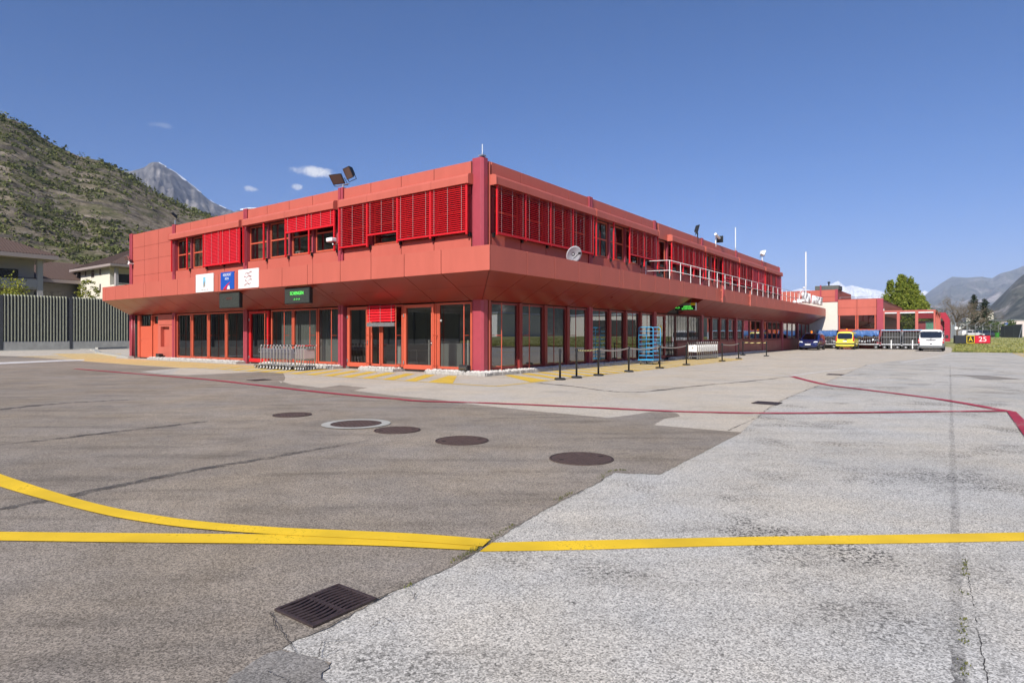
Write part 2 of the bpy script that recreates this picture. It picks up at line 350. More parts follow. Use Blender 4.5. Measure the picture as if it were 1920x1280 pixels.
# joints and bitumen seams
z=.008
ribbon('asphalt_seam',px((-60,968),(0,955),(130,930),(330,889),(520,856),(690,826)),.11,z,M['seam'],.5,10,seed=2)
ribbon('asphalt_seam',px((-40,842),(0,835),(200,812),(390,790)),.12,z,M['seam'],.6,10,seed=3)
ribbon('asphalt_seam',px((-40,772),(0,768),(110,757),(240,750)),.22,z,M['seam'],.7,10,seed=4)
ribbon('asphalt_seam',px((1010,718),(1080,725),(1180,735.5),(1300,724),(1400,715),(1482,706)),.18,.004,M['seam'],.4,6,seed=5)
ribbon('asphalt_seam',wig(W(18.4,-13.35),W(-15.5,-13.94),420,.008,6),.04,-.0015,M['seamfaint'],.4,seed=6,w1=.06)
edge=px((470,1300),(520,1240),(556,1199),(612,1179),(705,1127),(742,1107),(790,1087),(832,1069),(885,1041),(920,1019),(962,991),(1030,952),(1072,930),(1117,908),(1152,886))
ribbon('asphalt_crack',rag(edge,.006,.04),.009,.011,M['crackfine'],.8,seed=8)
ribbon('asphalt_crack',smooth(px((1365,807),(1420,782),(1440,766),(1480,744),(1545,718.5),(1585,701),(1625,684)),16),.03,.005,M['crackfine'],.8,seed=9)
for i,l in enumerate([[(520,1188),(506,1150),(545,1215),(560,1240)],[(655,1200),(604,1205),(598,1235),(640,1215)],[(690,1180),(720,1160),(735,1172)],[(780,1113),(776,1126),(770,1110)],[(500,1262),(540,1280),(530,1310)]]):
    p=px(*l); q=[]
    for a,b in zip(p,p[1:]): q+=wig(a,b,16,.005,20+i)[:-1]
    ribbon('asphalt_crack',q,.0035,.012,M['crack'],.8,seed=30+i)
ribbon('asphalt_crack',wig(W(-12.2,-13.93),W(-16,-14.1),150,.005,41),.004,-.001,M['crack'],.9,seed=41)
# painted lines
def band(name,top,bot,z,m,sm=6,lab=None):
    a=smooth(px(*top),sm); b=smooth(px(*bot),sm); n=len(a); mb=MB()
    mb.add([(p.x,p.y,z) for p in a]+[(p.x,p.y,z) for p in b],[(i,i+1,n+i+1,n+i) for i in range(n-1)])
    o=mb.build(name,m,fix=False)
    for pl in o.data.polygons:
        if pl.normal.z<0: pl.flip()
    return tag(o,kind='structure')
band('yellow_guide_line',[(-1500,985),(-260,995),(0,998.5),(300,1001.5),(520,1003.5),(700,1006),(905,1012.5)],[(-1500,1000),(-260,1010),(0,1015),(300,1019),(520,1021),(700,1024.5),(893,1033.5)],.0095,M['yline'])
band('yellow_guide_line',[(-130,837),(-60,866),(0,890),(100,923.5),(200,951),(300,969.5),(400,982),(520,991),(640,996.5),(780,1003),(920,1013.5)],[(-130,862),(-60,891),(0,914),(100,943),(200,968),(300,985),(400,996),(520,1004.5),(640,1010.5),(780,1018),(905,1027)],.013,M['yline'])
band('yellow_guide_line',[(922,1016.5),(1100,1012.5),(1400,1006),(1700,1001.5),(1920,997.5),(2100,994),(3600,965)],[(899,1033.5),(1100,1030),(1400,1022),(1700,1018),(1920,1013.5),(2100,1010),(3600,980)],.001,M['yline'])
ribbon('red_boundary_line',px((140,691.5),(250,700.5),(380,711),(480,722),(600,735.5),(700,745),(740,748),(790,752.5),(900,755.5),(1080,763),(1180,768),(1300,772.8),(1440,775),(1600,774),(1760,772),(1889,771)),.2,.0125,M['rline'],.06,8,w1=.17)
ribbon('red_boundary_line',px((1484,705.5),(1545,720.5),(1620,730.5),(1760,748.5),(1889,771)),.2,.010,M['rline'],.06,8)
sheet('red_boundary_line',px((1887,771),(1905,772.5),(1935,802),(2010,880),(2240,1125),(2205,1150),(1990,900),(1920,818)),.015,M['rline'])
band('white_line',[(-120,683.5),(0,679.5),(110,675.2),(158,673.8)],[(-120,687),(0,682.8),(110,677.8),(158,676)],.010,M['wline'],2)
ribbon('white_line',px((1245,687.5),(1360,695),(1482,704.8)),.13,.005,M['wline'],.1,4)
ribbon('white_line',px((1482,704.8),(1540,697),(1604,689.5)),.13,.006,M['wline'],.1,4)
ribbon('white_line',px((1690,680.3),(1745,670.5),(1798,661.5)),.13,.007,M['wline'],.1,4)
ribbon('white_line',px((1450,653.8),(1600,657.6),(1700,659.8),(1782,661.2)),.22,.008,M['wline'],.1,4)
for k in range(3):
    ribbon('yellow_edge_line',px((1900+9*k,661.5),(1960+9*k,682)),.12,.002,M['yworn'],.1)
# hatched keep-clear zone: slanted yellow bars along both fronts
def bars(name,fn,i0,i1,m,mb=None):
    mb=MB()
    for i in range(i0,i1):
        s=.35+i*1.02; q=[fn(s,.72),fn(s+.5,.72),fn(s-1.6+.5,3.3),fn(s-1.6,3.3)]
        if i==0: q=[fn(s,.72),fn(s+.4,.72),fn(s-1.6+.5,3.3),fn(s-2.1,3.3)]
        mb.quad(*[(p.x,p.y,.0045) for p in q])
    o=mb.build(name,m,fix=False)
    for pl in o.data.polygons:
        if pl.normal.z<0: pl.flip()
    tag(o,kind='structure')
bars('yellow_hatching',lambda s,o:W(s,-o),0,22,M['yworn'])
bars('yellow_hatching',lambda s,o:W(-o-.25,s),0,13,M['yworn'])
bars('tan_hatching',lambda s,o:W(-o-.25,s),13,38,M['yfaint'])
for a,b in ((W(-3.6,-3.4),W(20,-3.4)),(W(-3.6,-3.4),W(-3.6,13))): ribbon('yellow_hatching',[a,b],.12,.0062,M['yworn'])
sheet('tan_hatching',[W(-1.0,11),W(-1.0,28.3),W(3.4,38.6),W(.3,43),W(-3.75,25.3),W(-4.0,19.3),W(-4.0,13.6)],.0058,M['yfaint'])
ribbon('yellow_hatching',px((95,663.5),(178,662)),.25,.008,M['yworn'])
# covers and drains
def manhole(x,y,r,label,collar=False):
    p=gnd(x,y); t=thing('manhole_cover',label,'manhole cover',(p.x,p.y,.004),.4,'round manhole covers in a row')
    c=MB(); c.lathe([(r,0),(r,.007),(r-.012,.010),(r*.93,.010),(r*.93,.006)],n=40)
    for i in range(-5,6):
        for j in range(-5,6):
            if math.hypot(i,j)<5.2: c.box(i*r/6.2-.018,i*r/6.2+.018,j*r/6.2-.018,j*r/6.2+.018,.005,.0095)
    c.build('cover',M['iron'],t)
    k=MB(); n=48; k.add([((r+d_)*cos(2*PI*i/n),(r+d_)*sin(2*PI*i/n),.0072) for d_ in (-.022,-.014) for i in range(n)],[(i,(i+1)%n,n+(i+1)%n,n+i) for i in range(n)]); k.add([(p[0],p[1],.0104) for p in k.v],[f for f in k.f]); k.build('rim_gap',M['hole'],t)
    for a in (0,PI): h=MB(); h.box(cos(a)*r*.7-.03,cos(a)*r*.7+.03,-.012,.012,.009,.0108); h.build('lifting_hole',M['hole'],t)
    if collar:
        k=MB(); n=40
        vs=[(R_*cos(2*PI*i/n),R_*sin(2*PI*i/n),.0075) for R_ in (r+.003,r+.14) for i in range(n)]
        k.add(vs,[(i,(i+1)%n,n+(i+1)%n,n+i) for i in range(n)]); k.build('concrete_collar',M['concrete'],t)
manhole(548,778,.335,'round rusty manhole cover farthest from the camera, alone in brown asphalt')
manhole(668,795,.40,'round rusty manhole cover set in a pale concrete ring',True)
manhole(745,806.7,.345,'round rusty manhole cover touching the one with the pale ring')
manhole(866,826.2,.36,'round rusty manhole cover between the ringed pair and the biggest one')
manhole(1090,860,.37,'round rusty manhole cover nearest the yellow line, largest in the row')
def grate(name,c,du,dv,label,nb,cat='drain grate'):
    t=thing(name,label,cat,(c.x,c.y,.004),BR)
    f=MB(); e=.02
    f.box(-du/2,du/2,-dv/2,-dv/2+e,0,.012).box(-du/2,du/2,dv/2-e,dv/2,0,.012).box(-du/2,-du/2+e,-dv/2+e,dv/2-e,0,.012).box(du/2-e,du/2,-dv/2+e,dv/2-e,0,.012)
    f.build('frame',M['grate'],t,bevel=.002)
    h=MB(); zb=-.031 if du<.45 else .0005; h.box(-du/2+e*.5,du/2-e*.5,-dv/2+e*.5,dv/2-e*.5,zb,zb+.001); h.build('pit',M['hole'],t)  # black plate stands in for the dark down inside the drain
    b=MB(); iw=du-2*e; L=dv-2*e
    iv=dv-2*e
    for i in range(nb):                           # wavy cast bars running the long way
        y=-iv/2+iv*(i+.5)/nb; wv=iv/nb*.27; n_=14
        for k in range(n_):
            x0=-iw/2+iw*k/n_; x1=-iw/2+iw*(k+1)/n_; s=lambda x:.011*sin(x/iw*2*PI+.4)
            b.add([(x0,y-wv+s(x0),-.006),(x1,y-wv+s(x1),-.006),(x1,y+wv+s(x1),-.006),(x0,y+wv+s(x0),-.006),(x0,y-wv+s(x0),.010),(x1,y-wv+s(x1),.010),(x1,y+wv+s(x1),.010),(x0,y+wv+s(x0),.010)],
                  [(3,2,1,0),(4,5,6,7),(0,1,5,4),(1,2,6,5),(2,3,7,6),(3,0,4,7)])
    b.box(-.014,.014,-iv/2,iv/2,-.006,.0085)
    for sx in (-1,1): b.box(sx*iw*.32,sx*iw*.5,-iv/2,iv/2,-.006,.004)
    b.build('bars',M['grate'],t)
grate('drain_grate',W(-15.145,-11.23),.405,.325,'rusty cast iron drain grate with wavy bars at the asphalt seam',9)
grate('drain_grate',gnd(1438,756),.5,.5,'dark square drain grate beside the red line crossing',8)
grate('drain_grate',gnd(1566,702.3),.55,.5,'flat drain grate far off near the end of the red line',8)
grate('drain_grate',gnd(486,712.5),.6,.45,'flat drain grate in the dark asphalt tongue by the luggage trolleys',8)
# moss along the open joint
mo=MB(); r=random.Random(5); path=smooth(px((770,1102),(832,1066),(885,1038),(905,1026),(962,988),(1030,949),(1072,927),(1117,905),(1152,883),(1195,886)),14)
for p in path:
    if noise.noise(Vector((p.x*2.3,p.y*2.3,1)))<-.02: continue
    for k in range(6):
        q=p+Vector((r.gauss(-.018,.014),r.gauss(.008,.018),0)); a=r.uniform(0,PI); s=r.uniform(.003,.007)
        mo.add([(q.x+cos(a)*s,q.y+sin(a)*s,.006),(q.x-cos(a)*s,q.y-sin(a)*s,.006),(q.x+r.uniform(-s,s),q.y+r.uniform(-s,s),.006+r.uniform(.004,.016))],[(0,1,2)])
for i in range(300):
    u=r.uniform(-14.2,-12.2); 
    if noise.noise(Vector((u*3,0,4)))<0: continue
    q=W(u,-13.93+r.gauss(0,.012)); a=r.uniform(0,PI); s=r.uniform(.003,.007)
    mo.add([(q.x+cos(a)*s,q.y+sin(a)*s,.003),(q.x-cos(a)*s,q.y-sin(a)*s,.003),(q.x,q.y,.003+r.uniform(.004,.014))],[(0,1,2)])
tag(mo.build('moss',M['moss'],fix=False),kind='stuff')
# grass field on the right, rising gently towards the fence
def gz(x,y):
    d=((Vector((x,y,0))-C0).dot(U))
    return max(0,min(1,(d-52)/42))**1.2*1.0+.02
gm=MB(); n=60; vs=[]; 
for i in range(n+1):
    for j in range(n+1):
        a=W(47.3+(i/n)**1.6*170,-13.0-(j/n)**1.5*190+ (min(1,i/6.)*0)); vs.append((a.x,a.y,gz(a.x,a.y)+.06*noise.noise(Vector((a.x*.25,a.y*.25,0)))*min(1,i/3)))
gm.add(vs,[(i*(n+1)+j,(i+1)*(n+1)+j,(i+1)*(n+1)+j+1,i*(n+1)+j+1) for i in range(n) for j in range(n)])
tag(gm.build('grass_field',M['grass'],smooth=True),kind='structure')
gb=MB(); r=random.Random(11)
for k in range(26000):
    i=r.random()**2.0; u=47.3+i*45; v=-13.05-r.random()**1.3*46; a=W(u,v); s=.05+.07*r.random(); h=(.05+.10*r.random())*(1.7 if u<50 else 1)*(.7+.6*noise.noise(Vector((a.x*.3,a.y*.3,2)))); an=r.uniform(0,PI)
    if abs(u-51.3)<.9 and r.random()<.5: h*=1.5
    zz=gz(a.x,a.y); gb.add([(a.x+cos(an)*s,a.y+sin(an)*s,zz-.01),(a.x-cos(an)*s,a.y-sin(an)*s,zz-.01),(a.x+r.uniform(-.08,.08),a.y+r.uniform(-.08,.08),zz+h)],[(0,1,2)])
tag(gb.build('grass',M['blade'],fix=False),kind='stuff')
# ---------------------------------------------------------------- terminal building (local frame: x = u, y = v)
T=thing('terminal_building','long two storey red panelled terminal with overhanging canopy and red blinds','building',C0,BR)
def P3(fc,s,o,z): return (-o,s,z) if fc=='L' else (s,-o,z)
def fb(mb,fc,s0,s1,o0,o1,z0,z1):
    a=P3(fc,s0,o0,z0); b=P3(fc,s1,o1,z1); return mb.box(a[0],b[0],a[1],b[1],z0,z1)
ZR=7.74; ZF0,ZF1=3.53,4.35; OV=1.55; ZS=2.68; LL=28.3; RL=43.65; RE=57.87
pitch=[.52+1.8*i for i in range(5)]
def joints(bays):
    out=[]
    for b in bays: out+=[.5+7.5*b+ (.04 if i==0 else 0)+1.79*i for i in range(5)]
    return out
EPS=.014
def panels(mb,fc,js,z0,z1,o0=-.03,o1=.02):
    for a,b in zip(js,js[1:]):
        if b-a>.6: fb(mb,fc,a+EPS,b-EPS,o0,o1,z0+.006,z1-.006)
def backing(mb,fc,s0,s1,z0,z1): fb(mb,fc,s0,s1,-.16,-.05,z0,z1)
# walls
core=MB(); roof=MB()
roof.box(.12,RL-.1,.12,LL-.1,7.2,7.5)
roof.build('roof_deck',M['roofg'],T)
core.box(.1,RE-.2,.1,LL-.1,2.75,4.27); core.box(.1,RL-.1,.1,LL-.1,6.98,7.2); core.box(.1,RE,.1,LL-.05,-.2,.12)
core.box(5.2,5.4,.1,LL-.1,.12,2.75); core.box(4.8,5.0,.1,LL-.1,4.27,6.98)
core.box(5.4,RE-.2,6.0,6.2,.12,2.75); core.box(5.0,RL-.1,5.2,5.4,4.27,6.98)
core.box(.1,RE-.2,LL-.15,LL-.05,.12,2.75); core.box(.1,RL-.1,LL-.15,LL-.05,4.27,6.98); core.box(RL-.15,RL-.05,.1,LL-.1,4.27,7.2); core.box(RE-.25,RE-.15,.1,LL,.12,2.75)
for u in (7.6,15.2,22.8,30.3,37.8): core.box(u,u+.12,.15,5.2,4.27,6.98)
for v in (7.8,15.3,22.8): core.box(.15,4.8,v,v+.12,4.27,6.98)
for v in (7.9,15.25): core.box(.6,5.2,v,v+.12,.12,2.75)
core.build('inner_walls',M['wallin'],T)
bk=MB()
backing(bk,'L',.4,LL-.03,6.86,7.7); backing(bk,'L',.4,LL-.03,4.27,5.1); backing(bk,'R',.4,RL-.03,6.86,7.7); backing(bk,'R',.4,15.2,4.27,5.1); backing(bk,'R',17.1,RL-.03,4.27,5.1)
backing(bk,'L',23,LL-.03,5.1,6.86); bk.box(.1,RL-.05,.05,.14,2.6,2.75) 
bk.build('panel_backing',M['gap'],T)
cl=MB(); cls=MB(); clb=MB(); clr=MB(); cls1=MB(); cls2=MB()
JL=[.5,2.35,4.13,5.93,7.66]+[8.02,9.86,11.65,13.45,15.16]+[15.5,17.35,19.15,20.95,22.66]+[23.0,24.79,26.6,28.22]
JR=[.5,2.35,4.13,5.93,7.66]+[8.02,9.86,11.65,13.45,15.12]
for k in range(4): 
    b=(15.3,22.7,30.2,37.7)[k]; JR+=[b+.02]+[b+.35+1.8*i for i in range(0,5) if b+.35+1.8*i<min(b+7.4,43.5)]
JR+=[43.6]; JR=sorted(set(JR))
for i,(a,b) in enumerate(zip(JL,JL[1:])):
    panels(cl,'L',[a,b],6.88,ZR); 
    panels(cls,'L',[a,b],4.3,5.12)
for a,b in zip(JL[15:],JL[16:]):
    panels(clb,'L',[a,b],6.05,6.88); panels(clb,'L',[a,b],5.12,6.05)
for a,b in zip(JR,JR[1:]):
    panels(clr,'R',[a,b],6.88,ZR)
    if not (15.1<a<17): panels(cls1 if a<15 else cls2,'R',[a,b],4.3,5.12)
for q_,n_ in ((cl,'parapet_cladding'),(clr,'parapet_cladding'),(cls,'sill_cladding'),(cls1,'sill_cladding'),(cls2,'sill_cladding'),(clb,'wall_cladding')): q_.build(n_,M['panel'],T,bevel=.004)
cp=MB(); fb(cp,'L',.3,LL+.05,-.35,-.035,ZR-.02,ZR+.012); fb(cp,'R',.42,RL+.05,-.35,-.035,ZR-.02,ZR+.012)
cp.box(.05,RL,LL-.1,LL+.0,4.3,ZR+.03); cp.box(RL-.12,RL+.02,.0,LL,4.3,ZR+.03)
cp.build('roof_coping',M['deepred'],T)
# columns
def column(fc,s0,s1,z0,z1,o1=.07):
    c=MB(); m=(s0+s1)/2
    fb(c,fc,s0,m-.02,-.25,o1,z0,z1); fb(c,fc,m+.02,s1,-.25,o1,z0,z1); fb(c,fc,m-.021,m+.021,-.25,o1-.03,z0,z1)
    c.build('column',M['column'],T,bevel=.006)
for s in (7.68,15.18,22.68): column('L',s,s+.32,.02,7.80)
column('L',28.22,28.6,.02,7.80)
for s in (7.68,22.62,30.12,37.62): column('R',s,s+.32,.02,7.78)
column('R',15.0,15.28,.02,7.78); column('R',43.55,43.7,4.3,7.7); column('R',44.6,45.0,.02,2.7); column('R',51.3,51.7,.02,2.7)
c=MB(); c.prism([(-.035,.44,.02),(-.035,.05,.02),(.05,-.035,.02),(.27,-.035,.02),(.27,.44,.02)],(0,0,7.79)); c.box(-.05,-.034,.39,.42,.02,7.7)
c.build('corner_column',M['column'],T,bevel=.008)
c=MB(); c.box(.36,.42,-.04,.05,.02,7.72); c.build('corner_strip',M['panel'],T,bevel=.004); c=MB(); c.box(.2,.5,.06,.3,.02,7.6); c.build('corner_recess',M['gap'],T)
# canopy: fascia, sloping soffit, gutter
fa=MB(); JF=[-1.55,.55,2.35,4.13,5.94,7.7,8.06,9.86,11.66,13.46,15.11,15.5,17.3,19.18,20.97,22.8,23.1,24.93,26.77,28.2,28.64]
for a,b in zip(JF,JF[1:]): fb(fa,'L',a+(EPS if a>-1.5 else -.02),b-EPS,OV-.03,OV+.02,ZF0,ZF1)
JG=[-1.55,.55,2.35,4.13,5.94,7.7,8.06,9.86,11.66,13.46,15.2]+[15.55+1.8*i for i in range(24) if 15.55+1.8*i<57.5]+[RE]
for a,b in zip(JG,JG[1:]): fb(fa,'R',a+(EPS if a>-1.5 else 0),b-EPS,OV-.03,OV+.02,ZF0,ZF1)
fa.build('fascia',M['panel'],T,bevel=.004)
gt=MB(); fb(gt,'L',-1.52,28.62,-.02,OV-.03,4.2,4.29); fb(gt,'R',.02,RE,-.02,OV-.03,4.2,4.29); gt.box(RL,RE,0,LL,4.2,4.29)
fb(gt,'L',-1.5,28.62,OV-.07,OV-.04,3.58,4.28); fb(gt,'R',-1.47,RE-.02,OV-.07,OV-.04,3.58,4.28)
gt.build('canopy_deck',M['deepred'],T)
so=MB(); sb=MB()
def soff(fc,s0,s1,o0,o1,mit0=False,e=EPS):
    zz=lambda o:ZS+(ZF0-ZS)*o/OV
    def pt(s,o,d): return Vector(P3(fc,s,o,zz(o)+d))
    e0,e1=o0+.004,o1-.004
    a=lambda o:(-o+e) if mit0 else s0+e
    q=[pt(a(e0),e0,0),pt(s1-e,e0,0),pt(s1-e,e1,0),pt(a(e1),e1,0)]
    so.prism(q,(0,0,.03))
    q=[pt((-o0 if mit0 else s0)-.0,o0,.035),pt(s1,o0,.035),pt(s1,o1,.035),pt(-o1 if mit0 else s0,o1,.035)]
    sb.prism(q,(0,0,.03))
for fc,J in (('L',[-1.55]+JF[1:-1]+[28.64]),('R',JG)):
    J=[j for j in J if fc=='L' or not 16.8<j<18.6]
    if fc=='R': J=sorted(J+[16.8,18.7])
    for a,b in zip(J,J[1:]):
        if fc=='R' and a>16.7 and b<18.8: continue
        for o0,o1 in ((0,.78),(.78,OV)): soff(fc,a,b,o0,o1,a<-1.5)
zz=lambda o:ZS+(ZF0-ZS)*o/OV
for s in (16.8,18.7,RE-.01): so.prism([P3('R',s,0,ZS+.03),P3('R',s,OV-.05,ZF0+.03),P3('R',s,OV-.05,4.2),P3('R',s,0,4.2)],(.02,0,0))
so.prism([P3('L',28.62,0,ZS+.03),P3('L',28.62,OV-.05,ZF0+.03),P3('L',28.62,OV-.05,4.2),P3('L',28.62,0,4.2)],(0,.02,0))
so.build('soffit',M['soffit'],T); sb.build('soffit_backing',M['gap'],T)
# upper windows
def window(fc,s0,s1,z0,z1,m,rec=-.1,trans=None,fw=.06,gl='glass',jamb=True,name='window'):
    w_=MB(); o0,o1=rec-.05,rec+.03
    fb(w_,fc,s0,s0+fw,o0,o1,z0,z1); fb(w_,fc,s1-fw,s1,o0,o1,z0,z1); fb(w_,fc,s0+fw,s1-fw,o0,o1,z0,z0+fw*1.3); fb(w_,fc,s0+fw,s1-fw,o0,o1,z1-fw,z1)
    if trans: fb(w_,fc,s0+fw,s1-fw,o0+.005,o1-.005,trans-.035,trans+.035)
    o=w_.build(name,m,T,bevel=.004)
    g_=MB(); g_.quad(P3(fc,s0+fw*.8,rec-.01,z0+.05),P3(fc,s1-fw*.8,rec-.01,z0+.05),P3(fc,s1-fw*.8,rec-.01,z1-.04),P3(fc,s0+fw*.8,rec-.01,z1-.04))
    g_.build('pane',M[gl],o,fix=False)
    return o
def guide(mb,fc,s,z0,z1,o=.22,wd=.07): fb(mb,fc,s-wd/2,s+wd/2,o-.035,o+.035,z0,z1)
def blind(fc,s0,s1,z0,z1=6.9,tilt=25,o=.22,pitch_=.074,rail=.07,railmat=None,wd=.036):
    b=MB(); n=int((z1-z0-rail)/pitch_); h=wd; t=rad(tilt)
    for i in range(n):
        zc=z1-.03-pitch_*(i+.5); dx,dz=h*cos(t),h*sin(t)
        a=[P3(fc,s0+.04,o-dx,zc+dz),P3(fc,s1-.04,o-dx,zc+dz),P3(fc,s1-.04,o+dx,zc-dz),P3(fc,s0+.04,o+dx,zc-dz)]
        b.prism(a,(0,0,.008))
    rb_=b if railmat is None else MB(); fb(rb_,fc,s0+.03,s1-.03,o-.04,o+.04,z0,z0+rail)
    ob=b.build('blind',M['blind'],T)
    if railmat: rb_.build('bottom_rail',railmat,ob)
    tp=MB()
    for k in (.12,.5,.88):
        s=s0+(s1-s0)*k; fb(tp,fc,s-.007,s+.007,o+.038,o+.042,z0+rail,z1)
    tp.build('lifting_tape',M['tape'],ob)
    return ob
def awning(fc,s0,s1):
    pr=[(.02,6.88),(.32,6.88),(.32,7.13),(.30,7.185),(.25,7.22),(.16,7.235),(.02,7.235)]
    a=MB(); n=max(1,round((s1-s0)/1.83)); L_=(s1-s0)/n
    for i in range(n):
        x0=s0+L_*i+(.004 if i else 0); x1=s0+L_*(i+1)-(.004 if i<n-1 else 0)
        poly=[Vector(P3(fc,x0,o,z)) for o,z in pr]; a.prism(poly,Vector(P3(fc,x1,0,0))-Vector(P3(fc,x0,0,0)))
    ob=a.build('blind_housing',M['panel'],T)
    for x in (s0-.03,s1): e=MB(); e.prism([Vector(P3(fc,x,o*1.04,z+(.012 if z>7 else -.02))) for o,z in pr],Vector(P3(fc,x+.03,0,0))-Vector(P3(fc,x,0,0))); e.build('end_cap',M['panel'],ob)
def upper(fc,b0,spec,modw=1.79,end=None):
    for i,sp in enumerate(spec):
        s0=b0+modw*i; s1=s0+modw
        window(fc,s0+.22,s1-.05,5.16,6.86,M['frame'],-.14,6.02,gl='glassU')
        j=MB(); fb(j,fc,s0+.02,s0+.2,-.2,-.06,5.14,6.88); j.build('mullion',M['column'],T)
        if sp: blind(fc,s0+.0,s1,sp[0],6.9,sp[1])
        gd=MB(); guide(gd,fc,s0,5.06,6.9); gd.build('blind_guide',M['blind'],T,bevel=.006)
        br=MB()
        for z in (5.15,6.5): fb(br,fc,s0-.012,s0+.012,.0,.2,z-.012,z+.012)
        fb(br,fc,s0-.05,s0+.05,.01,.10,5.0,5.14)
        br.build('guide_bracket',M['blackm'],T)
    gd=MB(); guide(gd,fc,b0+modw*len(spec),5.06,6.9)
    gd.build('blind_guide',M['blind'],T,bevel=.006)
upper('L',.55,[(5.14,36),(5.14,36),(5.5,27),(5.14,27)]); awning('L',.42,7.66)
upper('L',8.05,[(6.15,62),(6.15,62),None,None]); awning('L',8.02,15.16)
upper('L',15.55,[(5.1,64),(5.1,64),None,None]); awning('L',15.5,22.9)
upper('R',.58,[(5.1,37)]*3+[(5.1,28)]); awning('R',.42,7.9)
upper('R',8.05,[None,None,(5.5,39),(5.5,39)],1.76); awning('R',8.0,15.08)
window('R',15.4,16.95,4.32,6.86,M['frame'],-.14,5.3)
awning('R',17.0,22.5); upper('R',17.12,[(5.6,45)]*3)
awning('R',22.75,30.0); upper('R',22.95,[None,None,(5.45,40),(5.45,38)],1.76)
awning('R',30.25,37.5); upper('R',30.45,[(5.3,38),(5.3,38),(5.15,58),(5.15,58)],1.76)
awning('R',37.75,43.6); upper('R',37.95,[(5.3,38),(5.2,38),(5.12,58)],1.8)
# ground floor, short side
def rod(fc,s,z0=.1,z1=2.62,o=.24,m='frame'):
    r_=MB(); r_.tube([P3(fc,s,o,z0),P3(fc,s,o,z1)],.018,8)
    for z in (.28,1.42): r_.tube([P3(fc,s,-.02,z),P3(fc,s,o,z)],.013,6)
    r_.build('blind_rod',M[m],T)
def door(fc,s0,s1,fm,gl='glass',solid=None,hs=1,z0=.1):
    fw=.15; d_=MB(); o0,o1=-.1,.02
    fb(d_,fc,s0,s0+fw,o0,o1,z0,2.62); fb(d_,fc,s1-fw,s1,o0,o1,z0,2.62); fb(d_,fc,s0+fw,s1-fw,o0,o1,z0,z0+.18); fb(d_,fc,s0+fw,s1-fw,o0,o1,2.5,2.62)
    ob=d_.build('door',fm,T,bevel=.006)
    g_=MB(); g_.quad(P3(fc,s0+fw-.02,-.04,z0+.16),P3(fc,s1-fw+.02,-.04,z0+.16),P3(fc,s1-fw+.02,-.04,2.52),P3(fc,s0+fw-.02,-.04,2.52)); g_.build('pane',M[gl],ob,fix=False)
    h=MB(); s=s0+.09 if hs>0 else s1-.09; dd=.13*(1 if hs>0 else -1)
    h.tube([P3(fc,s,.02,1.12),P3(fc,s,.08,1.12),P3(fc,s+dd,.08,1.12)],.012,6); fb(h,fc,s-.025,s+.025,.02,.03,1.02,1.22); h.build('handle',M['chrome'],ob)
    hg=MB(); s=s1-.05 if hs>0 else s0+.05
    for z in (.35,2.2): hg.lathe([(.02,-.06),(.02,.06)],P3(fc,s,.045,z),8)
    hg.build('hinge',M['galv'],ob)
    return ob
GW=dict(fw=.07)
def gwin(fc,s0,s1,m='frame',gl='glass',z0=.16,**k): return window(fc,s0,s1,z0,2.64,M[m],-.06,None,.07,gl)
gwin('L',.52,2.18); rod('L',.66); rod('L',2.22)
door('L',2.36,4.02,M['frame']); gwin('L',2.2,2.36,gl='glassR')
gwin('L',4.1,5.35); gwin('L',5.4,6.0); rod('L',5.95); rod('L',4.2)
blind('L',4.22,5.92,1.78,2.66,62,.24,.11,.15,M['galv'],.055)
door('L',6.05,7.45,M['frame'])
gwin('L',8.02,9.55); gwin('L',9.6,11.4); gwin('L',11.45,13.2)
for s in (8.22,9.75,11.7,13.3): rod('L',s)
door('L',13.35,15.05,M['redframe'],hs=1)
for k in range(4): 
    gwin('L',15.52+1.79*k,15.52+1.79*(k+1)-.04); rod('L',16.9+1.79*k if k<3 else 22.3)
pn=MB(); fb(pn,'L',23.02,24.75,-.05,.06,2.05,2.64); 
for a,b,z0,z1 in ((23.02,23.35,.1,2.03),(24.42,24.75,.1,2.03),(23.35,24.42,1.93,2.03),(23.35,24.42,.1,.75)): fb(pn,'L',a,b,-.05,.06,z0,z1)
fb(pn,'L',23.3,24.5,-.19,-.15,.6,2.03); fb(pn,'L',24.42,24.46,-.15,-.05,.7,2.0); fb(pn,'L',23.31,23.35,-.15,-.05,.7,2.0)
pn.build('niche_panel',M['panel'],T)
sd_=MB(); fb(sd_,'L',25.72,27.2,-.06,.0,.08,1.98); fb(sd_,'L',25.7,27.22,-.05,.008,1.2,1.23); fb(sd_,'L',25.7,27.22,-.05,.008,.55,.57); fb(sd_,'L',25.55,25.7,-.1,.05,.08,2.64); fb(sd_,'L',27.22,27.5,-.1,.05,.08,2.64)
dd=sd_.build('door',M['frame'],T,bevel=.004); g_=MB(); g_.quad(P3('L',25.72,-.03,1.98),P3('L',27.2,-.03,1.98),P3('L',27.2,-.03,2.62),P3('L',25.72,-.03,2.62)); g_.build('pane',M['glassR'],dd,fix=False)
h=MB(); h.tube([P3('L',27.1,.0,1.15),P3('L',27.1,.07,1.15),P3('L',26.97,.07,1.15)],.012,6); h.build('handle',M['chrome'],dd)
sp=MB(); fb(sp,'L',24.8,25.5,-.06,.0,.08,2.02); sp.build('side_panel',M['frame'],T); gwin('L',24.8,25.5,gl='glassR',z0=2.02)
dp=MB(); dp.tube([P3('L',28.02,.14,.05),P3('L',28.02,.14,2.7)],.05,10); dp.tube([P3('L',27.8,.1,.05),P3('L',27.8,.1,2.68)],.035,8); dp.build('drainpipe',M['column'],T,smooth=True)
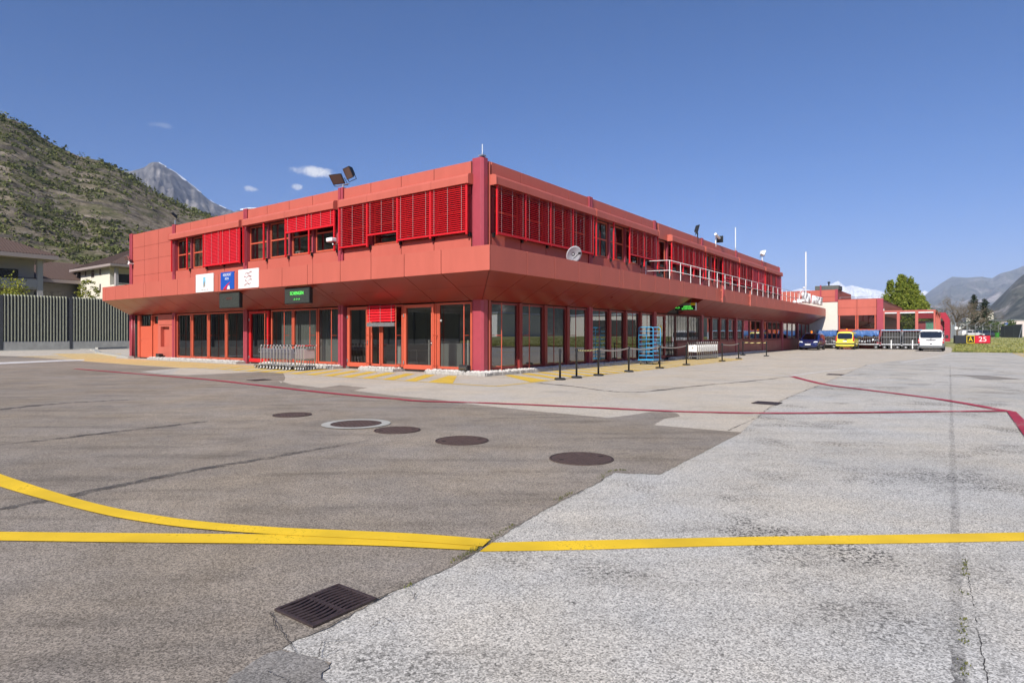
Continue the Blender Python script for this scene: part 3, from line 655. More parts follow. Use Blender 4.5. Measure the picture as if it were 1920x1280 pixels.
# ground floor, long side
def mull(s0,s1,o=.05,m='deepred'):
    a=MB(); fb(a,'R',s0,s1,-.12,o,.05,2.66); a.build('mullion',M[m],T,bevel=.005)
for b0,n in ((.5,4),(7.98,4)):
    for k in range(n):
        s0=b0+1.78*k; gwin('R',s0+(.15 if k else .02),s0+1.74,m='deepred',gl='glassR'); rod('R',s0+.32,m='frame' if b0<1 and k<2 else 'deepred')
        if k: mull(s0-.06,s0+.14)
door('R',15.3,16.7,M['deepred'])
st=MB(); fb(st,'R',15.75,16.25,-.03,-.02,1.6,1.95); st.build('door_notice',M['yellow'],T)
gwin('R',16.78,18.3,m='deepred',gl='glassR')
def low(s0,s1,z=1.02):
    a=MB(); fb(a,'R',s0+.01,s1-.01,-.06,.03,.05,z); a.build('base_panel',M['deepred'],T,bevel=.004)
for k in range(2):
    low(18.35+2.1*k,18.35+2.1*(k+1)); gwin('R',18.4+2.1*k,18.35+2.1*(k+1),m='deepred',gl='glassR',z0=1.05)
gr=MB()
for i in range(24): z=1.12+i*.064; fb(gr,'R',16.85,22.45,.10,.115,z,z+.016)
for i in range(34): z=.22+i*.026 ; 
for i in range(13): s=16.85+i*.466; fb(gr,'R',s,s+.014,.098,.117,.2 if s<18.3 else 1.1,2.62)
for i in range(10): z=.2+i*.09; fb(gr,'R',16.85,18.3,.10,.115,z,z+.016)
gr.build('window_grille',M['blackm'],T)
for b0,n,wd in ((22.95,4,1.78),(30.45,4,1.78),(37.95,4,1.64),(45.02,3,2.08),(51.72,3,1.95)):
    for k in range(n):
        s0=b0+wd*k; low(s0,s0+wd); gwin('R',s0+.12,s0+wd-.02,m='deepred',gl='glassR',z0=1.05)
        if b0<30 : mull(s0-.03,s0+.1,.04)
# inside: curtain, seats, counters, white posts
cu=MB(); n=70; 
for i in range(n):
    s0=8.3+i*.066; o=-.42-.03*(i%2); cu.add([P3('L',s0,o,.16),P3('L',s0+.066,-.42-.03*((i+1)%2),.16),P3('L',s0+.066,-.42-.03*((i+1)%2),2.64),P3('L',s0,o,2.64)],[(0,1,2,3)])
cu.build('curtain',M['curtain'],T,fix=False)
for s0,s1 in ((11.9,12.5),(13.3,15.1),(18.9,19.4),(20.2,22.5),(8.3,8.9)):
    cu=MB(); n=int((s1-s0)/.07)
    for i in range(n):
        a,b=s0+.07*i,s0+.07*(i+1); p,q=-.45-.04*(i%2),-.45-.04*((i+1)%2); cu.quad(P3('L',a,p,5.05),P3('L',b,q,5.05),P3('L',b,q,6.9),P3('L',a,p,6.9))
    cu.build('upper_curtain',M['tan'],T,fix=False)
def inside(name,label,cat,u,v,z=.12,group=None,rot=0): return thing(name,label,cat,W(u,v,z),BR+rot,group)
def seatrow(u,v,label):
    t=inside('waiting_bench',label,'bench',u,v)
    b=MB(); b.box(-.05,.05,-1.15,1.15,.33,.39); b.box(-.3,.3,-1.0,-.94,0,.04).box(-.3,.3,.94,1.0,0,.04).box(-.04,.04,-1.0,-.94,0,.34).box(-.04,.04,.94,1.0,0,.34); b.build('beam',M['blackm'],t)
    for k in range(4):
        y=-.84+.56*k
        s=MB(); s.prism([(-.25,y-.23,.40),(.22,y-.24,.43),(.22,y+.24,.43),(-.25,y+.23,.40)],(0,0,.05)); s.build('seat',M['galv'],t,bevel=.02)
        s=MB(); s.prism([(.23,y-.23,.45),(.33,y-.17,.86),(.33,y+.17,.86),(.23,y+.23,.45)],(.04,0,0)); s.build('backrest',M['galv'],t,bevel=.02)
seatrow(.95,9.1,'row of grey metal waiting seats behind the glass right of the grey curtain')
for i,(u,v,lab) in enumerate(((.75,3.35,'white panel post inside behind the second orange door'),(.8,1.35,'slim white post inside the corner window'),(.75,5.05,'broad white post inside under the short red shutter'))):
    t=inside('barrier_post',lab,'post',u,v); wd=(.02,.035,.09)[i]
    a=MB(); a.box(-.02,.02,-wd,wd,0,1.12); a.build('post',M['white'],t,bevel=.006)
    a=MB(); a.box(-.06,.06,-wd-.04,wd+.04,0,.02); a.build('foot',M['galv'],t)
t=inside('counter','grey service counter inside behind the second orange door','counter',1.6,2.8)
a=MB(); a.box(-.3,.3,-.7,.7,0,1.0); a.build('front',M['curtain'],t,bevel=.01); a=MB(); a.box(-.36,.36,-.76,.76,1.0,1.05); a.build('top',M['wallin'],t,bevel=.01)
t=inside('desk','low desk inside below the red shutter with a paper left on it','desk',1.5,5.0)
a=MB(); a.box(-.4,.4,-.6,.6,.66,.70); a.build('top',M['wallin'],t); a=MB(); a.box(-.35,.35,-.58,-.54,0,.66).box(-.35,.35,.54,.58,0,.66); a.build('side',M['dark'],t)
# window sill clutter upstairs
def sill(name,lab,cat,v,dims,m):
    t=inside(name,lab,cat,.34,v,5.14); a=MB(); a.box(-dims[0]/2,dims[0]/2,-dims[1]/2,dims[1]/2,0,dims[2]); a.build('body',m,t,bevel=.01); return t
t=sill('printer','small white printer on the upper sill under the half lowered blind','printer',11.35,(.22,.34,.24),M['whitegl'])
a=MB(); a.box(-.12,-.112,-.06,.06,.06,.16); a.build('slot',M['black'],t)
t=sill('carton','small cream carton on the upper sill left of the half blinds','box',14.2,(.18,.26,.16),M['kerb']); a=MB(); a.box(-.092,.092,-.132,.132,.11,.165); a.build('lid',M['stone'],t)
# planters with white stones along the foot of the fronts
def planter(name,label,pts,wd=.5,stones=True):
    """pts: list of (fc,s0,s1) strips in one bed"""
    s_=pts[0]; u,v=(-.3,(s_[1]+s_[2])/2) if s_[0]=='L' else ((s_[1]+s_[2])/2,-.3)
    t=thing(name,label,'planter',W(u,v,0),BR); r_=random.Random(int(abs(u*7+v*13)*10)); k=MB(); g_=MB()
    def fb2(mb,fc,a,b,o0,o1,z0,z1):
        p=P3(fc,a,o0,z0); q=P3(fc,b,o1,z1); mb.box(p[0]-u,q[0]-u,p[1]-v,q[1]-v,z0,z1)
    for fc,a,b in pts:
        s=a
        while s<b-.02:
            e=min(b,s+r_.uniform(.11,.3)); j=r_.uniform(-.012,.012); fb2(k,fc,s+.004,e-.004,wd-.02+j,wd+.09+j,0,.115+r_.uniform(-.015,.015)); s=e
        fb2(g_,fc,a,b,.08,wd-.02,0,.10)
        for i in range(int((b-a)*150)):
            p=P3(fc,r_.uniform(a,b),r_.uniform(.1,wd+.02),.11); rr=r_.uniform(.022,.05)
            g_.blob((p[0]-u,p[1]-v,.10+r_.uniform(0,.04)),(rr*1.15,rr,rr*.8),r_.random()*50,.5,1)
    for fc,e in ((pts[0][0],pts[0][1]),(pts[-1][0],pts[-1][2])):
        fb2(k,fc,e-.05,e+.05,.08,wd+.09,0,.115)
    k.build('kerb_stones',M['kerb'],t,bevel=.012); g_.build('gravel_fill',M['gravel'],t)
planter('gravel_planter','bed of white stones wrapping the corner column',[('L',-.0,2.3),('L',-.58,0),('R',-.5,7.2)])
planter('gravel_planter','bed of white stones below the short red shutter between two orange doors',[('L',4.05,6.0)])
planter('gravel_planter','bed of white stones in front of the grey curtain window',[('L',7.7,13.2)])
planter('gravel_planter','bed of white stones below the four windows left of the bright red door',[('L',15.3,24.9)])
planter('gravel_planter','shaded stone bed along the tall windows behind the blue trolley',[('R',7.25,15.0)],.5)
planter('gravel_planter','shaded stone bed along the low red panels behind the right trolley row',[('R',17.0,37.3)],.4)
def uplight(u,v,lab):
    t=thing('ground_floodlight',lab,'floodlight',W(u,v,.1),BR)
    a=MB(); a.box(-.14,.1,-.2,.2,.06,.26); a.box(-.10,.14,-.17,.17,.08,.24); a.build('housing',M['black'],t,bevel=.03)
    a=MB(); a.box(-.146,-.139,-.17,.17,.09,.23); a.build('lens',M['glassR'],t)
    a=MB(); a.box(-.03,.03,-.23,-.2,0,.2).box(-.03,.03,.2,.23,0,.2).box(-.03,.03,-.23,.23,0,.02); a.build('bracket',M['blackm'],t)
uplight(-.35,.52,'black floodlight in the white stones at the corner column')
uplight(-.3,24.0,'black floodlight on the kerb below the red wall niche')
# ---------------------------------------------------------------- signs on the building
def board(name,label,cat,v0,v1,z0,z1,m,o=1.6,th=.05):
    t=thing(name,label,cat,W(-o,(v0+v1)/2,(z0+z1)/2),BR); w_,h_=(v1-v0)/2,(z1-z0)/2
    a=MB(); a.box(0,th,-w_,w_,-h_,h_); a.build('board',m,t,bevel=.006); return t,w_,h_
# white sign with a blue peak
v1,_=onL(367,520,-1.6); v0,_=onL(399.8,520,-1.6)
t,w_,h_=board('peak_logo_sign','white square sign with a small blue mountain emblem and thin letters','sign',v0,v1,3.56,4.45,M['white'])
e=MB(); q=lambda *p:[(-.004,-x,z) for x,z in p]
e.prism(q((-.12,-.14),(-.14,.05),(-.1,.16),(-.13,.27),(-.02,.3),(.12,.27),(.1,.18),(.13,.1),(.10,-.1),(.03,-.02),(-.03,.02),(-.08,-.05)),(.003,0,0)); e.build('emblem_sky',M['cyan'],t)
e=MB(); e.prism([(p[0]-.005,p[1],p[2]) for p in q((-.09,-.2),(-.06,-.05),(.0,.12),(.06,.04),(.1,-.14),(.05,-.22),(0,-.13),(-.04,-.22))],(.004,0,0)); e.build('emblem_peak',M['rock'],t)
for i,ch in enumerate('VALAIS'): text('lettering',ch,.13,M['signred'] if i==5 else M['rock'],t,TL((-.004,.30-.12*i,-.34)))
v1,_=onL(413.5,520,-1.6); v0,_=onL(438.5,520,-1.6)
t,w_,h_=board('airport_sign','blue upright sign reading AEROPORT SION with a red swoosh and white peaks','sign',v0,v1,3.6,4.42,M['blue'])
text('lettering','AEROPORT',.175,M['white'],t,TL((-.004,0,.27)),width=.82); text('lettering','SION',.16,M['white'],t,TL((-.004,.02,.09)),width=.9)
e=MB(); e.prism([(-.004,-x,z) for x,z in ((-.33,-.41),(-.33,-.36),(-.1,-.22),(.1,-.12),(.3,-.06),(.12,-.17),(.0,-.27),(-.1,-.41))],(.003,0,0)); e.build('swoosh',M['signred'],t)
e=MB(); e.prism([(-.007,-x,z) for x,z in ((.0,-.41),(.05,-.3),(.09,-.24),(.12,-.29),(.17,-.2),(.21,-.28),(.26,-.41))],(.003,0,0)); e.build('white_peaks',M['white'],t)
v1,_=onL(446.8,520,-1.6); v0,_=onL(484.6,520,-1.6)
t,w_,h_=board('welcome_sign','white square sign with wavy welcome words in four languages','sign',v0,v1,3.58,4.45,M['white'])
M['maroon']=mat('sign_maroon',(.30,.045,.05),.5)
for k,(s_,x0) in enumerate((('BIENVENUE',-.18),('WILLKOMMEN',-.26),('WELCOME',-.12),('BENVENUTI',-.2))):
    n=len(s_); wd=.60
    for i,ch in enumerate(s_):
        x=-wd/2+wd*(i+.5)/n+(.02,-.02,.04,-.03)[k]; z=.25-.165*k+.03*sin(i*1.15+k*1.3)+(i/n-.5)*.05
        text('lettering',ch,.115,M['maroon'],t,TL((-.004,-x,z))@Matrix.Rotation(.18*cos(i*1.15+k),4,'Z'),width=.8)
def led(label,x0,x1,yt,yb,lines,cols,o=1.45):
    va,zt=onL(x0,yt,-o); vb,zb=onL(x1,yb,-o); t=thing('display_sign',label,'display sign',W(-o,(va+vb)/2,(zt+zb)/2),BR); w_,h_=(va-vb)/2,(zt-zb)/2
    a=MB(); a.box(0,.16,-w_,w_,-h_,h_); a.build('case',M['blackm'],t,bevel=.01)
    a=MB(); a.box(-.006,.0,-w_+.035,w_-.035,-h_+.035,h_-.05); a.build('screen',M['ledpanel'],t)
    a=MB(); a.box(.06,.1,-w_+.1,-w_+.13,h_,h_+.35).box(.06,.1,w_-.13,w_-.1,h_,h_+.35); a.build('hanger',M['blackm'],t)
    for s_,z,sz,wd in lines: text('lettering',s_,sz,cols,t,TL((-.009,0,z)),width=wd)
led('hanging display with its dim red text switched off',411,449,549,576.5,[('ARRIVEE',.07,.17,.85)],M['ledred'])
led('hanging display lit in green reading SCHENGEN with arrows',533.5,580.5,541,568,[('SCHENGEN',.10,.2,.92),('-> -> ->',-.15,.14,1)],M['ledgreen'])
# small sign boxes by the doors: white gate numbers behind the glass
for lab,v in (('small white lettering on the glass strip left of the red shutter',6.0),('small white lettering on the glass strip right of the second orange door',2.28)):
    t=thing('gate_lettering',lab,'lettering',W(.055,v-.1,1.98),BR); text('lettering','1 STAND',.11,M['white'],t,TL((0,0,0)),width=.75)
# green display under the long canopy
u0,_=onR(1264,580,-1.3); t=thing('display_sign','small lit green two line display with a yellow corner under the long canopy','display sign',W(17.6,-.75,3.08),BR,)
a=MB(); a.box(0,.16,-.72,.55,-.22,.22); a.build('case',M['galv'],t,bevel=.01)
a=MB(); a.box(-.008,0,-.7,.53,-.2,.06); a.build('screen',M['hole'],t)
for s_,z in (('ARRIVEE',.0),('SCHENGEN',-.12)): text('lettering',s_,.15,M['ledgreen'],t,TL((-.012,-.22,z)),width=.85)
text('lettering','<->',.2,M['ledgreen'],t,TL((-.012,.36,-.06)))
a=MB(); a.box(-.012,0,-.7,-.42,.07,.21); a.build('yellow_panel',M['yellow'],t); a=MB(); a.box(.05,.09,-.4,-.36,.22,.7).box(.05,.09,.2,.24,.22,.7); a.build('hanger',M['blackm'],t)
# standing white letters on the canopy edge
t=thing('roof_lettering','big white standing letters SION AIRPORT seen edge on along the canopy end','lettering',W(50.5,-1.5,4.36),BR)
for s_,x,sz in (('SION',-2.6,1.45),('AIRPORT',3.0,1.25)):
    text('lettering',s_,sz,M['whitegl'],t,TR((x,0,.62)),.09,width=1.05)
a=MB(); a.box(-5,6.6,-.02,.02,.0,.04).box(-5,6.6,.25,.29,.0,.04)
for i in range(13): a.box(-4.8+i*.9,-4.77+i*.9,0,.28,.0,.06)
a.build('rail',M['galv'],t)
# railing on the canopy
def railing():
    s0,s1=14.0,46.6; t=thing('terrace_railing','white tube railing along the upper edge of the long canopy','railing',W(s0,-1.35,4.3),BR)
    r_=MB()
    for z in (.55,1.08): r_.tube([(-.1,1.3,z+.03),(0,0,z),(s1-s0,0,z)],.017,8)
    r_.build('rail',M['white'],t,smooth=True)
    n=21
    for i in range(n+1):
        a=MB(); x=(s1-s0)*i/n; a.tube([(x,0,0),(x,0,1.08)],.020,8); a.box(x-.06,x+.06,-.06,.06,0,.012); a.build('post',M['white'],t)
    a=MB(); a.tube([(-.1,1.3,0),(-.1,1.3,1.11)],.026,8); a.build('post',M['white'],t)
railing()
# furled flag poles on the fascia
def flagpole(x,y0,lab,furl):
    u,z=onR(x,y0,-1.6); t=thing('flag_pole',lab,'flagpole',W(u,-1.66,3.5),BR)
    a=MB(); a.tube([(0,0,0),(0,0,1.05)],.05,8); a.box(-.06,.06,0,.1,.15,.22).box(-.06,.06,0,.1,.7,.77); a.build('holder',M['panel'],t)
    a=MB(); a.tube([(0,0,1.05),(-.35 if furl else -.35,-.25,1.35),(1.0 if not furl else -.55,-.75,2.0 if not furl else 1.15)],.025,6); a.build('arm',M['column'],t)
    if furl:
        a=MB(); a.tube([(0,-.07,1.0),(-.06,-.1,.8),(.03,-.09,.55),(-.02,-.08,.3)],.05,7,.02); a.build('furled_flag',M['column'],t,smooth=True)
flagpole(1352.5,550,'red pole holder with a furled flag on the fascia, nearer of two',True)
flagpole(1405,560,'red pole holder with a long slanting arm on the fascia, farther of two',False)
# satellite dish
u,z=onR(1077,474,-1.0); t=thing('satellite_dish','white satellite dish standing on the canopy below the long row of blinds','satellite dish',W(u,-.95,4.3),BR+rad(-30))
a=MB(); n=20; vs=[(0,0,0)]; rings=5
for i in range(1,rings+1):
    rr=.35*i/rings
    for j in range(n): an=2*PI*j/n; vs.append((rr*cos(an),.5*rr*rr-.0,rr*1.06*sin(an)))
a.add(vs,[(0,1+j,1+(j+1)%n) for j in range(n)]+[(1+(i-1)*n+j,1+(i-1)*n+(j+1)%n,1+i*n+(j+1)%n,1+i*n+j) for i in range(1,rings) for j in range(n)])
a.xf(Matrix.Translation((0,0,.44))@Matrix.Rotation(rad(22),4,'X')@Matrix.Rotation(PI,4,'Z')); o=a.build('dish',mat('dish_grey',(.5,.51,.53),.35),t,smooth=True,fix=False); so_=o.modifiers.new('solid','SOLIDIFY'); so_.thickness=.012
a=MB(); a.tube([(0,-.02,.28),(.0,-.5,.42)],.015,6); a.box(-.04,.04,-.56,-.46,.38,.47); a.build('feed_arm',M['black'],t)
a=MB(); a.tube([(0,.08,0),(0,.08,.5)],.03,8); a.box(-.25,.25,-.2,.3,0,.03); a.build('mast',M['galv'],t)
# roof lights, cameras, antennas
def flood(t,loc,yaw,pitch_,m='blackm',sz=(.46,.16,.36)):
    Mx=Matrix.Translation(loc)@Matrix.Rotation(yaw,4,'Z')@Matrix.Rotation(pitch_,4,'X')
    a=MB(); w2,d2,h2=sz[0]/2,sz[1],sz[2]/2
    a.add([(-w2,0,-h2),(w2,0,-h2),(w2,0,h2),(-w2,0,h2),(-w2*.62,d2,-h2*.6),(w2*.62,d2,-h2*.6),(w2*.62,d2,h2*.6),(-w2*.62,d2,h2*.6)],[(0,1,2,3),(7,6,5,4),(4,5,1,0),(5,6,2,1),(6,7,3,2),(7,4,0,3)]); a.xf(Mx); h=a.build('lamp_head',M[m],t,bevel=.012)
    a=MB(); a.box(-w2*.88,w2*.88,-.006,.001,-h2*.86,h2*.86); a.xf(Mx); a.build('lens',M['lens'],h)
    a=MB(); a.tube([(-w2-.03,.06,0),(-w2-.03,.08,-h2-.1),(w2+.03,.08,-h2-.1),(w2+.03,.06,0)],.016,6); a.xf(Mx); a.build('yoke',M['blackm'],t)
v,z=onL(640,345,0); t=thing('roof_floodlights','pair of black floodlights on one pole above the short side roof edge','floodlight',W(.1,v,7.75),BR)
a=MB(); a.tube([(0,0,-.1),(0,0,.22)],.035,8); a.tube([(0,-.4,.2),(0,.45,.2)],.025,6); a.build('pole',M['galv'],t)
flood(t,(-.02,.40,.50),rad(-90+14),rad(42),sz=(.66,.2,.5)); flood(t,(-.02,-.34,.66),rad(-90-14),rad(26),sz=(.66,.2,.5))
v,z=onL(325,420,0); t=thing('roof_floodlights','single black floodlight on the far left of the short side roof edge','floodlight',W(.1,v,7.75),BR)
a=MB(); a.tube([(0,0,-.1),(0,0,.35)],.035,8); a.build('pole',M['galv'],t); flood(t,(-.05,.1,.55),rad(-90-25),rad(45),sz=(.62,.16,.46))
t=thing('wall_floodlight','pale grey floodlight on a bracket at the left end of the red upper wall','floodlight',W(-.12,28.15,6.0),BR)
flood(t,(-.25,.15,.22),rad(-90),rad(20),'galv',(.5,.12,.34)); a=MB(); a.tube([(.1,0,-.1),(-.1,0,-.1),(-.15,.05,.05)],.05,8); a.build('bracket',M['white'],t)
a=MB(); a.lathe([(.02,-.08),(.07,-.04),(.08,.02),(.03,.07)],(-.16,-.02,-.12),10); a.build('sensor',M['white'],t,smooth=True)
t=thing('wall_lamp','white box lamp sticking out beside the column under the second half blind','lamp',W(-.3,8.0,5.45),BR)
a=MB(); a.box(-.14,.14,-.05,.35,0,.18); a.build('body',M['whitegl'],t,bevel=.04); a=MB(); a.tube([(.25,.0,-.12),(0,.05,-.12),(0,.1,.02)],.03,6); a.build('arm',M['galv'],t)
u,z=onR(1308,440,0); t=thing('roof_floodlights','black floodlight on the long side roof edge','floodlight',W(u,.0,7.75),BR)
a=MB(); a.tube([(0,0,-.5),(0,0,.3)],.04,8); a.build('pole',M['blackm'],t); flood(t,(0,-.05,.5),rad(25),rad(15),sz=(.6,.22,.55))
u,z=onR(1344,455,0); t=thing('surveillance_camera','white cylindrical camera with a square lamp on the long side roof edge','camera',W(u,.0,7.75),BR)
a=MB(); a.tube([(-.6,-.1,.62),(.25,-.1,.44)],.09,10); a.build('housing',M['white'],t); a=MB(); a.tube([(-.25,0,-.2),(-.25,0,.52)],.04,8); a.build('pole',M['white'],t)
a=MB(); a.box(.4,.48,-.3,.16,.16,.62); a.box(.36,.4,-.26,.12,.2,.58); a.build('lamp',M['blackm'],t,bevel=.02)
u,z=onR(1429,485,0); t=thing('roof_floodlights','white boxy floodlight near the far end of the long side roof edge','floodlight',W(u,.0,7.75),BR)
a=MB(); a.tube([(0,0,-.3),(0,0,.3)],.04,8); a.tube([(-.5,-.2,-.1),(0,0,.1)],.03,6); a.build('pole',M['white'],t); flood(t,(.1,-.1,.65),rad(50),rad(15),'white',(.5,.25,.5))
def antenna(name,lab,u,v,z0,h,r0=.03,m='white'):
    t=thing(name,lab,'antenna',W(u,v,z0),BR)
    a=MB(); a.tube([(0,0,0),(0,0,h*.25)],r0*1.4,8); a.box(-.1,.1,-.1,.1,-.02,.03); a.build('base',M['galv'],t)
    a=MB(); a.tube([(0,0,h*.25),(0,0,h)],r0,8); a.build('rod',M[m],t); return t
antenna('antenna','short white rod aerial on top of the corner column',.06,.05,7.86,.42,.014)
u,z=onR(1379,470,.3); antenna('antenna','tall white whip aerial on the long side roof near its middle',u,.3,7.6,2.1,.035)
# ---------------------------------------------------------------- rear wing: block wall, red restaurant, glazed porch, portal
t=thing('block_wall','white concrete block wall behind the far end of the canopy','wall',W(58.1,-2.7,0),BR)
a=MB(); H=5.06
nr=26
for i in range(nr):
    z0=H*i/nr; off=.2*(i%2); y=-.02
    while y<7.2:
        a.box(0,.2,max(0,y-off)+.006,min(7.2,y-off+.4)-.006,z0+.006,z0+H/nr-.006); y+=.4
a.box(.015,.19,0.01,7.2,0,H-.01); a.build('blocks',M['stone'],t)
a=MB(); a.box(-.02,.24,-.03,7.2,H,H+.06); a.build('coping',M['deepred'],t)
B=thing('restaurant_building','red single storey restaurant wing with dark windows behind the yellow van','building',W(58.0,-6.6,0),BR)
def rb(mb,v0,v1,o0,o1,z0,z1,u0=0): mb.box(u0-o1,u0-o0,v0+6.6,v1+6.6,z0,z1)
a=MB(); rb(a,-6.4,-2.75,-28,-.1,0,5.0); a.build('walls',M['deepred'],B)
a=MB()
for v0,v1 in ((-6.38,-4.58),(-4.56,-2.75)):
    for z0,z1 in ((3.56,4.38),(4.40,5.26)): rb(a,v0+.01,v1-.01,.0,.06,z0,z1)
a2=MB()
for i in range(13):
    u=.35+i*2.05
    for z0,z1 in ((3.56,4.38),(4.40,5.26)): a2.box(u+.01,u+2.04,-.06,.0,z0,z1)
a2.build('cladding',M['panel'],B); a.build('cladding',M['panel'],B); a=MB(); rb(a,-6.4,-2.75,.0,.05,0,1.9); a.build('base_panel',M['panel'],B)
for v0,v1 in ((-6.3,-4.62),(-4.5,-2.85)):
    f=MB(); rb(f,v0,v0+.09,0,.08,1.95,3.54); rb(f,v1-.09,v1,0,.08,1.95,3.54); rb(f,v0,v1,0,.08,1.92,2.08); o=f.build('window',M['frame'],B)
    g_=MB(); y0,y1=v0+.05+6.6,v1-.05+6.6; g_.quad((-.03,y0,2),(-.03,y1,2),(-.03,y1,3.56),(-.03,y0,3.56)); g_.build('pane',M['glassR'],o,fix=False)
f=MB(); rb(f,-7.0,-6.4,-.15,.1,0,5.3); f.build('corner_column',M['column'],B,bevel=.02)
f=MB(); f.tube([(.2,-.42,.1),(.2,-.42,4.2)],.05,8); f.build('drainpipe',M['white'],B)
f=MB(); f.box(-.05,28,-.1,4,5.26,5.32); f.build('roof_edge',M['deepred'],B)
f=MB(); f.tube([(.3,-.1,5.55),(.3,3.8,5.55)],.02,6)
for y in (.1,2,3.7): f.tube([(.3,y,5.3),(.3,y,5.55)],.02,6)
f.build('roof_rail',M['galv'],B)
def porch():
    t=thing('glazed_porch','orange framed glass porch of three bays at the restaurant corner','porch',W(58.2,-11.5,0),BR)
    f=MB(); y=[.0,1.52,1.62,3.12,3.22,4.5]
    for a_,b_ in ((0,.16),(1.45,1.71),(3.05,3.31),(4.4,4.6)): f.box(-.08,.08,a_,b_,1.9,3.98)
    f.box(-.1,.1,0,4.6,3.84,4.0).box(-.1,.1,0,4.6,1.84,2.0)
    for u in (5,10,15): f.box(u-.08,u+.08,-.02,.14,0,3.9)
    f.box(0,15,-.02,.12,3.84,4.0).box(0,15,-.02,.12,1.84,1.98)
    f.build('frame',mat('porch_frame_red',(.50,.115,.085),.45),t,bevel=.01)
    for a_,b_ in ((.16,1.45),(1.71,3.05),(3.31,4.4)):
        g_=MB(); g_.quad((0,a_,2),(0,b_,2),(0,b_,3.84),(0,a_,3.84)); g_.build('pane',M['glass'],t,fix=False)
        g_=MB(); g_.box(-.05,.0,a_+.01,b_-.01,3.7,3.835); g_.build('blind_box',M['white'],t)
    g_=MB(); g_.box(-.06,.06,0,4.6,0,1.84); g_.box(0,15,-.04,.08,0,1.84); g_.build('base_wall',M['galv'],t)
    g_=MB(); g_.quad((.1,.0,4.0),(15,0,4.0),(15,4.5,4.35),(.1,4.5,4.35)); g_.build('glass_roof',M['glass'],t,fix=False)
porch()
# red portal behind the white van
pc=at(1757,600,88); pz=.55
t=thing('entrance_portal','deep red box shaped entrance portal with a chamfered corner beside the white van','portal',(pc.x,pc.y,pz),BR)
a=MB(); hh=4.1
pr=[(-1.5,0),(-1.5,hh-1.0),(-1.0,hh),(2.6,hh),(2.6,hh-.8),(-.55,hh-.8),(-.85,hh-1.35),(-.85,.9),(-.55,.5),(-.55,0)]
a.prism([(0,y,z) for y,z in pr],(2.6,0,0)); a.build('shell',mat('crimson_panel',(.36,.014,.035),.45,var=.06),t,bevel=.02)
a=MB(); a.box(.9,1.0,-.8,2.5,.1,2.95); a.build('inner_wall',M['column'],t)
a=MB(); a.box(.82,.9,.0,1.4,.9,2.9); g0=a.build('poster_case',M['galv'],t); a=MB(); a.box(.80,.82,.08,1.32,1.0,2.8); a.build('poster',mat('green_poster',(.12,.34,.24),.4,var=.8,vscale=9),g0)
# red plant house on the roof behind with flue
pu=W(64.2,-1.75,4.3)
t=thing('roof_plant_house','red panelled rooftop house with a grey unit and flue behind the lettering','building',pu,BR)
a=MB(); a.box(.03,11,.03,9,0,2.5); a.build('walls',M['deepred'],t)
a=MB()
for k in range(3): 
    for j in range(3): a.box(0,.03,.02+3*j,2.99+3*j,.02+.84*k,.83+.84*k)
    for j in range(5): a.box(.05+2.2*j,2.22+2.2*j,0,.03,.02+.84*k,.83+.84*k)
a.build('cladding',M['panel'],t)
for x0,x1,y0,y1,h in ((-.06,.22,-.06,.22,2.56),(-.06,.0,1.7,1.85,3.1),(-.06,0,6.2,6.35,3.2)):
    a=MB(); a.box(x0,x1,y0,y1,0,h); a.build('corner_post',M['column'],t)
a=MB(); a.box(.25,3,-.1,2.45,2.53,3.05); o=a.build('ventilation_unit',mat('plant_grey',(.09,.095,.085),.6,var=.3),t,bevel=.02)
a=MB(); a.lathe([(.09,0),(.09,.35),(.17,.38),(.17,.46),(.07,.52)],(1,1.05,3.05),10); a.build('flue',M['black'],o)
v_,z_=onL(1511,540,60); 
t=thing('antenna_mast','tall white mast aerial with small lamps behind the standing letters','antenna',W(60,v_,4.5),BR)
a=MB(); a.tube([(0,0,0),(0,0,2.6)],.05,8); a.tube([(0,0,2.6),(0,0,6.5)],.075,8); a.build('rod',M['white'],t)
a=MB(); a.box(-.3,.3,-.4,.9,0,1.1); a.build('cabinet',M['whitegl'],t,bevel=.03)
a=MB(); a.tube([(0,.7,1.1),(0,.6,1.9),(0,.25,2.3)],.04,6); a.lathe([(.02,0),(.14,.06),(.14,.16),(.03,.22)],(0,.2,2.3),10); a.build('lamp_arm',M['white'],t)
a=MB(); a.lathe([(.03,0),(.2,.05),(.22,.3),(.05,.4)],(0,1.2,.6),10); a.build('dome',M['white'],t)
for x_,lab in ((1517.5,'left'),): pass
